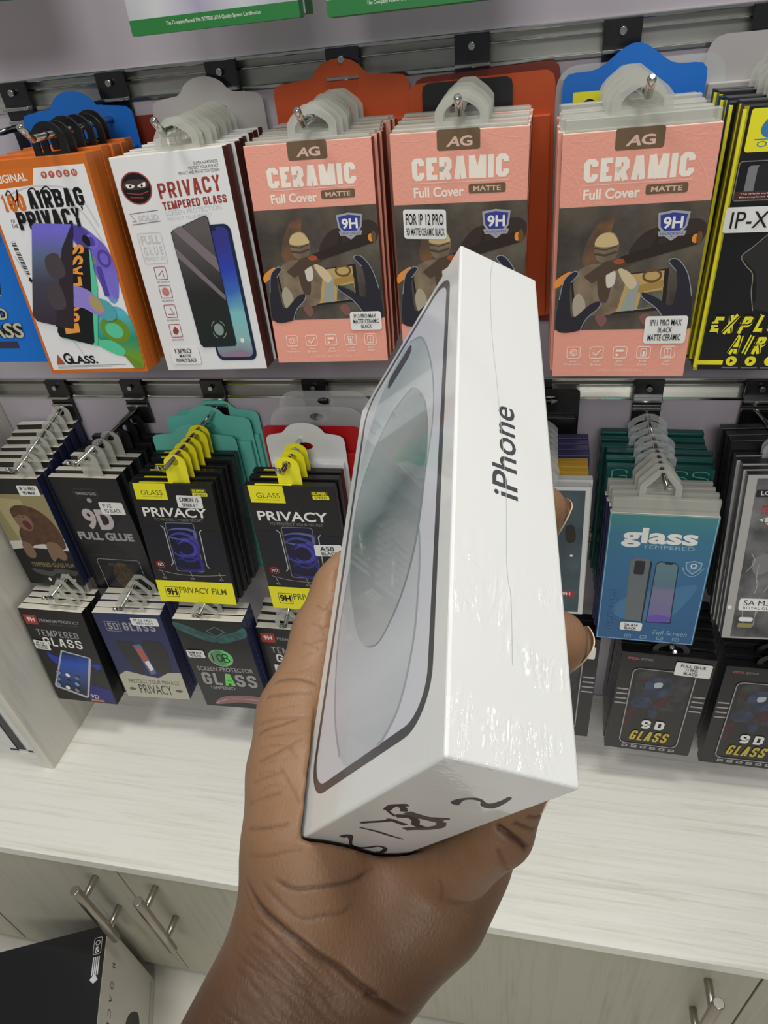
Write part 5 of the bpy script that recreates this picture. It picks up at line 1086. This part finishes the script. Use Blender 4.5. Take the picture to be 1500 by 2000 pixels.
def cone_into(F, c, k):
    """smooth-union one tapered capsule into the distance field F"""
    p, r0, q, r1 = np.array(c[0], np.float32), c[1], np.array(c[2], np.float32), c[3]
    m = max(r0, r1) + 16; lo = np.minimum(p, q) - m; hi = np.maximum(p, q) + m
    i0 = np.maximum(((lo - LO) / STEP).astype(int), 0); i1 = np.minimum(((hi - LO) / STEP).astype(int) + 1, (NX, NY, NZ))
    if (i1 <= i0).any(): return
    X = GX[i0[0]:i1[0], None, None]; Y = GY[None, i0[1]:i1[1], None]; Z = GZ[None, None, i0[2]:i1[2]]
    d = q - p; L2 = float(d @ d)
    t = np.clip(((X - p[0]) * d[0] + (Y - p[1]) * d[1] + (Z - p[2]) * d[2]) / L2, 0, 1)
    D = np.sqrt((X - p[0] - t * d[0]) ** 2 + (Y - p[1] - t * d[1]) ** 2 + (Z - p[2] - t * d[2]) ** 2) - (r0 + (r1 - r0) * t)
    S = F[i0[0]:i1[0], i0[1]:i1[1], i0[2]:i1[2]]
    h = np.maximum(k - np.abs(S - D), 0) / k
    S[...] = np.minimum(S, D) - h * h * k * 0.25
def smin(A, B, k):
    h = np.maximum(k - np.abs(A - B), 0) / k
    return np.minimum(A, B) - h * h * k * 0.25
FAR = 30.0
F = np.full((NX, NY, NZ), FAR, np.float32)
for c in CONES_PALM: cone_into(F, c, 7.0)
for fg in FINGERS:
    G = np.full((NX, NY, NZ), FAR, np.float32)
    for (p, r), (q, s) in zip(fg, fg[1:]): cone_into(G, (p, r, q, s), 2.0)
    F = smin(F, G, 3.0)
del G
# skin gives way where the box presses on it
bxd = [np.maximum(lo - g, g - hi) for g, lo, hi in ((GX, -0.8, 82.38 + 0.8), (GY, -0.8, 161.8), (GZ, -28.14 - 0.8, 0.8))]
Dm = np.maximum(np.maximum(bxd[0][:, None, None], bxd[1][None, :, None]), bxd[2][None, None, :]).astype(np.float32)
Dm = np.where(Dm > 0, np.sqrt(np.maximum(bxd[0], 0)[:, None, None] ** 2 + np.maximum(bxd[1], 0)[None, :, None] ** 2 + np.maximum(bxd[2], 0)[None, None, :] ** 2), Dm)
F = np.maximum(F, -Dm); del Dm

def surface_nets(F):
    ins = F < 0
    n0, n1, n2 = F.shape
    c = np.zeros((n0 - 1, n1 - 1, n2 - 1), np.int8)
    for i in (0, 1):
        for j in (0, 1):
            for k in (0, 1): c += ins[i:n0 - 1 + i, j:n1 - 1 + j, k:n2 - 1 + k]
    act = np.argwhere((c > 0) & (c < 8)); idx = np.full(c.shape, -1, np.int64); idx[tuple(act.T)] = np.arange(len(act))
    acc = np.zeros((len(act), 3)); cnt = np.zeros(len(act)); a0, a1, a2 = act.T
    for ax in range(3):
        o = [(0, 0), (0, 1), (1, 0), (1, 1)]
        for u, v in o:
            e0 = [0, 0, 0]; oth = [q for q in range(3) if q != ax]; e0[oth[0]] = u; e0[oth[1]] = v; e1 = list(e0); e1[ax] = 1
            f0 = F[a0 + e0[0], a1 + e0[1], a2 + e0[2]]; f1 = F[a0 + e1[0], a1 + e1[1], a2 + e1[2]]
            m = (f0 < 0) != (f1 < 0); t = np.where(m, f0 / np.where(f0 == f1, 1, f0 - f1), 0)
            pt = np.array(e0, float)[None, :].repeat(len(act), 0); pt[:, ax] = t
            acc += pt * m[:, None]; cnt += m
    V = LO + STEP * (act + acc / cnt[:, None])
    Q = []
    for ax in range(3):
        b, d = [(1, 2), (2, 0), (0, 1)][ax]
        A = np.take(ins, range(F.shape[ax] - 1), ax); B = np.take(ins, range(1, F.shape[ax]), ax)
        e = np.argwhere(A != B); e = e[(e[:, b] > 0) & (e[:, d] > 0) & (e[:, b] < F.shape[b] - 1) & (e[:, d] < F.shape[d] - 1)]
        sb = np.zeros(3, int); sb[b] = 1; sd = np.zeros(3, int); sd[d] = 1
        g = lambda q: idx[q[:, 0], q[:, 1], q[:, 2]]
        quad = np.stack([g(e - sb - sd), g(e - sd), g(e), g(e - sb)], 1)
        flip = ~A[tuple(e.T)]; quad[flip] = quad[flip][:, ::-1]; Q.append(quad)
    return V, np.concatenate(Q)
HV, HQ = surface_nets(F); del F

# vertex neighbours, for smoothing and normals
E0 = np.concatenate([HQ[:, [0, 1]], HQ[:, [1, 2]], HQ[:, [2, 3]], HQ[:, [3, 0]]])
def relax(V, n):
    for _ in range(n):
        S = np.zeros_like(V); C = np.zeros(len(V)); 
        for a, b in ((0, 1), (1, 0)):
            np.add.at(S, E0[:, a], V[E0[:, b]]); np.add.at(C, E0[:, a], 1)
        V = V * 0.4 + 0.6 * S / C[:, None]
    return V
HV = relax(HV, 3)
def normals(V):
    N = np.zeros_like(V); n = np.cross(V[HQ[:, 2]] - V[HQ[:, 0]], V[HQ[:, 3]] - V[HQ[:, 1]])
    for k in range(4): np.add.at(N, HQ[:, k], n)
    return N / (np.linalg.norm(N, axis=1)[:, None] + 1e-9)
# one finer level so that the folds have room
def refine(V, Q):
    e = np.sort(np.concatenate([Q[:, [0, 1]], Q[:, [1, 2]], Q[:, [2, 3]], Q[:, [3, 0]]]), 1); n = len(Q)
    key = e[:, 0].astype(np.int64) * len(V) + e[:, 1]; u, inv = np.unique(key, return_inverse=True)
    mid = (V[u // len(V)] + V[u % len(V)]) / 2; fc = V[Q].mean(1); o = len(V); f = o + len(u) + np.arange(n); m = [o + inv[i * n:(i + 1) * n] for i in range(4)]
    return np.concatenate([V, mid, fc]), np.concatenate([np.stack([Q[:, i], m[i], f, m[i - 1]], 1) for i in range(4)])
HV, HQ = refine(HV, HQ)
E0 = np.concatenate([HQ[:, [0, 1]], HQ[:, [1, 2]], HQ[:, [2, 3]], HQ[:, [3, 0]]])
HV = relax(HV, 3)
HN = normals(HV)
# skin folds: depth, width (mm), path over the skin
CREASES = [
(1.6,1,[[91.2,169.3,10.0],[86.3,175.7,6.7],[81.3,180.2,1.8],[78.7,183.3,-3.4],[78.1,185.8,-8.5],[78.0,187.7,-14.2],[78.0,189.9,-18.2],[78.0,192.2,-24.0],[78.2,192.1,-21.8],[78.6,193.4,-26.2],[79.9,194.4,-30.4],[82.0,194.5,-34.8]]),
(0.5,0.6,[[97.5,173.9,9.1],[86.0,179.7,5.9],[81.5,183.6,1.2],[79.6,187.2,-4.4],[79.9,190.8,-10.2],[80.3,194.5,-17.0]]),
(0.45,0.6,[[102.0,176.8,8.4],[86.4,182.8,5.8],[81.6,187.2,-0.4],[80.9,192.1,-7.2],[81.7,195.5,-11.3]]),
(0.35,0.6,[[102.6,180.2,8.7],[88.2,186.0,6.6],[83.4,190.6,0.8],[82.4,194.6,-4.4],[82.9,198.3,-9.0]]),
(0.3,0.6,[[103.7,185.0,9.7],[89.3,190.0,7.2],[85.2,194.4,2.2],[84.1,198.6,-2.8]]),
(0.35,0.6,[[90.0,171.3,9.2],[84.8,177.4,5.5],[80.5,181.9,0.5],[78.4,184.6,-5.2],[78.7,188.6,-11.9],[79.0,191.8,-17.6],[79.9,195.5,-23.4]]),
(0.7,0.7,[[81.6,170.5,5.2],[78.6,172.6,0.6],[76.5,172.2,-3.8],[75.2,170.7,-9.6],[75.6,168.8,-14.8],[76.1,165.7,-19.0]]),
(0.4,0.7,[[84.9,170.4,7.5],[81.1,175.3,2.7],[78.1,178.5,-2.8],[76.5,177.3,-8.4],[76.3,176.3,-12.5],[76.4,173.3,-15.9]]),
(0.35,0.6,[[93.1,130.1,13.9],[87.3,129.6,11.5],[83.1,129.2,7.0],[81.6,128.5,1.6]]),
(0.5,0.6,[[92.2,133.6,13.8],[88.3,132.5,12.3],[84.4,131.5,9.3],[81.8,129.3,4.6]]),
(0.4,0.6,[[88.0,142.2,13.0],[84.4,141.1,11.0],[81.5,138.9,8.1],[79.5,134.9,2.9]]),
(0.5,0.6,[[89.6,158.9,11.8],[82.1,159.5,8.8],[77.0,158.4,4.0]]),
(0.35,0.6,[[91.7,152.6,12.4],[83.9,151.5,9.7],[80.0,150.3,6.4]]),
(0.35,0.6,[[90.3,147.3,13.0],[83.7,146.3,10.0],[81.0,145.1,7.5]]),
(0.6,0.7,[[91.1,117.4,12.5],[86.6,116.4,8.8],[84.2,116.6,4.9],[83.3,117.6,0.2]]),
(0.5,0.7,[[91.6,122.2,13.7],[85.6,121.6,9.1],[83.0,120.5,1.1]]),
(0.35,0.6,[[80.9,137.7,7.0],[79.1,141.1,4.7],[83.0,142.8,-0.2]]),
(0.35,0.6,[[81.7,143.4,8.5],[79.0,148.6,4.9],[76.6,153.3,2.2]]),
(0.35,0.5,[[85.4,89.8,4.8],[83.6,91.7,2.6],[83.2,90.7,0.7]]),
(0.4,0.5,[[85.3,96.8,5.5],[83.6,98.5,2.4],[83.5,101.5,0.2]]),
(0.3,0.5,[[87.7,103.3,7.0],[85.4,104.3,4.2],[84.3,106.1,1.1]]),
(0.3,0.6,[[88.9,165.1,10.8],[81.8,166.0,7.3],[77.3,164.8,3.2],[75.1,164.2,-0.4]]),
(1.5,1,[[35.1,160.2,-31.2],[34.2,161.6,-33.8],[35.0,162.8,-37.7],[37.1,163.4,-41.1]]),
(0.7,0.7,[[31.9,159.8,-33.7],[31.8,160.2,-36.6],[33.6,159.7,-40.8]]),
(0.6,0.7,[[29.6,158.5,-36.0],[30.2,158.2,-38.8],[31.9,156.6,-41.7]]),
(0.5,0.7,[[37.6,164.2,-33.2],[39.0,166.1,-35.5],[42.4,167.1,-39.3]]),
(0.3,0.8,[[60.1,168.1,-30.3],[61.2,170.0,-31.8],[67.0,172.7,-34.5]]),
(0.35,0.8,[[75.9,168.7,-15.8],[76.1,166.5,-18.3],[76.0,164.8,-19.9]]),
(0.34,0.5,[[92.9,169.9,10.0],[88.4,176.2,7.6],[81.9,182.6,2.0],[78.7,183.7,-3.5],[78.2,186.3,-8.5],[78.5,188.3,-13.0]]),
(0.28,0.5,[[89.0,179.7,7.5],[82.8,183.1,2.8],[80.3,186.6,-2.2],[79.3,188.7,-8.4],[79.7,191.1,-12.6]]),
(0.26,0.5,[[91.5,180.8,8.4],[85.7,185.5,4.9],[81.4,187.7,-1.0],[80.6,191.0,-6.4],[80.2,191.8,-11.3]]),
(0.39,0.5,[[91.9,183.1,8.5],[85.3,186.6,4.3],[81.9,190.0,-1.5],[81.0,191.8,-6.1],[80.7,193.0,-11.2],[81.3,196.4,-15.9],[81.9,198.7,-20.5]]),
(0.39,0.5,[[93.9,184.8,9.1],[87.4,188.7,5.8],[83.0,191.3,-0.2],[81.7,193.3,-5.7],[81.8,195.5,-10.3],[82.3,198.2,-14.7],[82.5,199.8,-19.9]]),
(0.26,0.5,[[86.5,190.1,4.8],[83.6,192.9,0.2],[82.1,194.7,-5.9],[82.5,197.5,-10.1]]),
(0.32,0.5,[[87.8,192.3,5.8],[84.3,194.9,0.5],[83.4,197.1,-3.7],[83.2,199.1,-8.9],[83.7,201.5,-13.0],[84.5,203.5,-19.4]]),
(0.32,0.5,[[89.4,194.0,7.1],[85.3,197.1,1.5],[84.5,199.8,-2.6],[83.6,200.4,-9.0],[84.3,203.1,-11.9]]),
(0.27,0.5,[[89.1,195.2,6.8],[85.4,197.9,1.3],[84.3,199.5,-2.9],[84.2,201.6,-7.4],[84.8,204.4,-12.5]]),
(0.29,0.5,[[91.0,196.3,8.4],[85.9,198.7,1.9],[85.1,200.9,-1.5],[85.1,203.7,-6.2],[85.2,205.4,-10.8]]),
(0.42,0.5,[[101.5,194.0,12.5],[91.4,198.0,8.6],[87.3,200.9,3.5],[86.0,203.2,-1.0],[85.4,205.0,-6.6]]),
(0.3,0.5,[[99.7,195.7,12.5],[91.4,199.8,8.6],[87.8,201.8,3.9],[86.1,203.7,-1.0],[85.8,206.2,-6.7]]),
(0.37,0.5,[[100.5,197.1,13.0],[92.0,200.9,9.1],[87.8,203.3,3.5],[86.8,205.7,-0.9],[86.4,207.4,-5.1],[87.0,210.2,-9.0]]),
(0.39,0.5,[[105.5,198.6,14.0],[93.0,202.1,9.8],[89.0,205.2,4.7],[87.6,207.5,0.0],[87.3,209.5,-3.8],[87.5,211.5,-7.9]]),
(0.32,0.5,[[110.9,200.2,14.1],[93.7,204.4,10.3],[90.7,206.6,6.9],[88.4,208.4,1.9],[87.7,210.6,-3.4],[88.1,213.0,-6.1],[88.8,215.3,-13.1]]),
(0.24,0.45,[[83.2,78.4,-0.5],[83.2,77.3,-3.3],[83.3,72.1,-10.1]]),
(0.22,0.45,[[83.7,84.2,1.3],[83.2,83.6,-2.1],[83.3,78.5,-9.0]]),
(0.25,0.45,[[83.4,92.3,2.3],[83.2,87.6,-0.9],[84.1,84.7,-9.2]]),
(0.17,0.45,[[84.3,96.8,4.2],[83.1,92.8,-0.1],[83.2,91.1,-5.0]]),
(0.18,0.45,[[84.4,101.0,3.4],[83.2,98.1,1.0],[83.4,94.5,-6.1]]),
(0.27,0.45,[[85.7,104.9,4.6],[84.2,103.2,2.0],[83.6,101.4,-3.8]]),
(0.23,0.45,[[86.7,109.5,6.4],[85.5,107.2,4.2],[84.3,106.9,-1.8]]),
(0.17,0.45,[[88.8,114.1,10.0],[85.5,113.8,6.2],[84.3,110.9,1.5]]),
(0.23,0.45,[[88.3,116.9,10.6],[85.9,117.5,8.4],[84.3,115.6,4.4]]),
(0.22,0.45,[[87.5,122.7,11.3],[85.4,122.1,8.9],[83.2,120.2,3.8]]),
(0.18,0.45,[[88.7,127.9,12.3],[85.3,126.2,9.4],[82.7,125.0,4.6]]),
(0.18,0.45,[[89.5,130.8,12.8],[85.1,129.6,9.7],[82.2,129.5,5.5]]),
(0.29,0.45,[[88.6,134.5,12.7],[83.9,134.8,9.7],[80.4,134.2,4.6]]),
(0.26,0.45,[[88.4,138.3,13.1],[83.6,137.7,10.1],[79.7,138.3,5.3]]),
(0.17,0.45,[[86.6,142.8,12.3],[83.1,142.3,9.9],[79.3,141.1,5.1]]),
(0.19,0.45,[[87.7,145.7,12.4],[83.3,145.1,9.8],[80.2,145.7,6.5]]),
(0.19,0.45,[[86.6,150.3,11.2],[83.4,148.7,9.5],[79.2,149.1,5.3]])]

def seg_dist(V, poly):
    P = np.array(poly, float); best = np.full(len(V), 1e9); tt = np.zeros(len(V)); m = len(P) - 1
    for i in range(m):
        d = P[i + 1] - P[i]; t = np.clip(((V - P[i]) @ d) / (d @ d), 0, 1); D = np.linalg.norm(V - P[i] - t[:, None] * d, axis=1)
        w_ = D < best; best = np.where(w_, D, best); tt = np.where(w_, (i + t) / m, tt)
    return best, tt
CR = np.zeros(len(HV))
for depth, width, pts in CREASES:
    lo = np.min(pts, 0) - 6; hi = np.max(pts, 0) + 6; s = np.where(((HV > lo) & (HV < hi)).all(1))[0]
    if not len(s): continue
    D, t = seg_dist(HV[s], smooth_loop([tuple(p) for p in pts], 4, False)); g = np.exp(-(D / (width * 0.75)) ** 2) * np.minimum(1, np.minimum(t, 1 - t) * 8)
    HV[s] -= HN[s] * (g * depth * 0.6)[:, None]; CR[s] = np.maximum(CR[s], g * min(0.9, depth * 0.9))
# nothing of the skin may end inside the box
q = np.stack([np.maximum(l - HV[:, i], HV[:, i] - h) for i, (l, h) in enumerate(((0, 82.38), (0, 161.0), (-28.14, 0)))], 1); sd = q.max(1); ax = q.argmax(1)
for i, (l, h) in enumerate(((0, 82.38), (0, 161.0), (-28.14, 0))):
    s = (sd < 0.45) & (ax == i); HV[s, i] = np.where(HV[s, i] > (l + h) / 2, h + 0.45, l - 0.45)
me = bpy.data.meshes.new('person'); me.from_pydata((HV / 1000).tolist(), [], HQ.tolist()); me.update()
for p in me.polygons: p.use_smooth = True
# skin colour: paler on the palm side and the thumb, darker on the forearm
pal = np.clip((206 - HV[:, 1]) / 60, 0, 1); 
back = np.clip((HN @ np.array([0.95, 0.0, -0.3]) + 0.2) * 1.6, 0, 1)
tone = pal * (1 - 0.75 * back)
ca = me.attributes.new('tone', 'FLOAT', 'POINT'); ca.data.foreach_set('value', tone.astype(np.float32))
cb = me.attributes.new('crease', 'FLOAT', 'POINT'); cb.data.foreach_set('value', CR.astype(np.float32))
def skin():
    m = bpy.data.materials.new('deep_brown_skin'); m.use_nodes = True; nt = m.node_tree; p = nt.nodes['Principled BSDF']; N = nt.nodes.new; Lk = nt.links.new
    tc = N('ShaderNodeTexCoord'); at_ = N('ShaderNodeAttribute'); at_.attribute_name = 'tone'; cr = N('ShaderNodeAttribute'); cr.attribute_name = 'crease'
    n1 = N('ShaderNodeTexNoise'); n1.inputs['Scale'].default_value = 45; n1.inputs['Detail'].default_value = 4; Lk(tc.outputs['Object'], n1.inputs['Vector'])
    ad = N('ShaderNodeMath'); ad.operation = 'MULTIPLY_ADD'; ad.inputs[1].default_value = 0.5; ad.inputs[2].default_value = -0.25; Lk(n1.outputs['Fac'], ad.inputs[0])
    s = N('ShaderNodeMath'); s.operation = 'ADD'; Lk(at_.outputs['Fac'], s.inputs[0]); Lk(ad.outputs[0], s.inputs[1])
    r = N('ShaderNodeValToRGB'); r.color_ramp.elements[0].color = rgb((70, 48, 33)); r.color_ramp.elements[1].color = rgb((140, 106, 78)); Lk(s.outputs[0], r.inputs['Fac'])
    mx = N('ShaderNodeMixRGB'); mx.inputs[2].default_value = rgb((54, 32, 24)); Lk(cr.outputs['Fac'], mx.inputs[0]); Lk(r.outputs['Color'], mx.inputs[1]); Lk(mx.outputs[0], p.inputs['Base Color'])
    p.inputs['Roughness'].default_value = 0.46; p.inputs['Specular IOR Level'].default_value = 0.3
    p.inputs['Subsurface Weight'].default_value = 0.12; p.inputs['Subsurface Radius'].default_value = (1, 0.35, 0.2); p.inputs['Subsurface Scale'].default_value = 0.004
    mp = N('ShaderNodeMapping'); mp.inputs['Scale'].default_value = (900, 420, 900); mp.inputs['Rotation'].default_value = (0.4, 0, 0.5); Lk(tc.outputs['Object'], mp.inputs['Vector'])
    v = N('ShaderNodeTexVoronoi'); v.feature = 'DISTANCE_TO_EDGE'; v.inputs['Scale'].default_value = 1.0; Lk(mp.outputs[0], v.inputs['Vector'])
    n2 = N('ShaderNodeTexNoise'); n2.inputs['Scale'].default_value = 260; n2.inputs['Detail'].default_value = 3; Lk(tc.outputs['Object'], n2.inputs['Vector'])
    b1 = N('ShaderNodeBump'); b1.inputs['Strength'].default_value = 0.22; b1.inputs['Distance'].default_value = 0.0006; Lk(v.outputs['Distance'], b1.inputs['Height'])
    b2 = N('ShaderNodeBump'); b2.inputs['Strength'].default_value = 0.22; b2.inputs['Distance'].default_value = 0.0006; Lk(n2.outputs['Fac'], b2.inputs['Height']); Lk(b1.outputs['Normal'], b2.inputs['Normal'])
    Lk(b2.outputs['Normal'], p.inputs['Normal'])
    return m
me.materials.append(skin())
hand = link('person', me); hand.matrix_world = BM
tag(hand, "person's bare dark-skinned left hand and forearm holding up a white phone box", 'person')
# nails on the back of each fingertip
m_nail = M('fingernail', (212, 184, 152), 0.25, coat=0.4)
def nail(c, tip, out, wd, ln, lift):
    """curved plate: c centre, tip direction, out direction away from the finger bone (box axes, mm)"""
    c = np.array(c, float); t = np.array(tip, float); t /= np.linalg.norm(t); o = np.array(out, float); o -= t * (o @ t); o /= np.linalg.norm(o); s = np.cross(t, o)
    V = []; Fq = []; nu, nv = 9, 7
    for lay in (0.0, -0.45):
        for i in range(nu):
            for j in range(nv):
                u = i / (nu - 1) * 2 - 1; v = j / (nv - 1) * 2 - 1
                rr_ = wd * (1 - 0.12 * abs(v) ** 3); x = u * rr_ * (1 - (0.25 * max(0, v) ** 2)); a_ = x / lift
                V.append(c + s * math.sin(a_) * lift + o * (math.cos(a_) * lift + lay - 0.02 * (v * ln) ** 2 * 0.6) + t * v * ln * (1 - 0.10 * u * u))
    n = nu * nv
    for i in range(nu - 1):
        for j in range(nv - 1):
            k = i * nv + j; Fq.append((k, k + 1, k + nv + 1, k + nv)); Fq.append((n + k, n + k + nv, n + k + nv + 1, n + k + 1))
    ed = [i * nv for i in range(nu)] + [(nu - 1) * nv + j for j in range(1, nv)] + [i * nv + nv - 1 for i in range(nu - 2, -1, -1)] + [j for j in range(nv - 2, 0, -1)]
    for x, y in zip(ed, ed[1:] + ed[:1]): Fq.append((x, n + x, n + y, y))
    m_ = bpy.data.meshes.new('fingernail'); m_.from_pydata([tuple(q / 1000) for q in V], [], Fq); m_.materials.append(m_nail)
    for p_ in m_.polygons: p_.use_smooth = True
    m_.update(); o_ = link('fingernail', m_, hand); o_['label'] = 'pale fingernail'
for fg, rr_ in zip(FINGERS, (7.4, 7.8, 7.4, 6.9)):
    p1, p2 = np.array(fg[-2][0], float), np.array(fg[-1][0], float); d = p2 - p1; d /= np.linalg.norm(d)
    nail(p2 - d * 0.6, d, (0, 0, -1), 5.2, 5.6, rr_ + 0.35)
p1, p2 = np.array((91.3, 77.4, -2.7)), np.array((89.0, 70.3, -4.1)); nail(p2 - (p2 - p1) / np.linalg.norm(p2 - p1) * 0.8, p2 - p1, (1, -0.1, -0.15), 6.2, 6.4, 8.9)
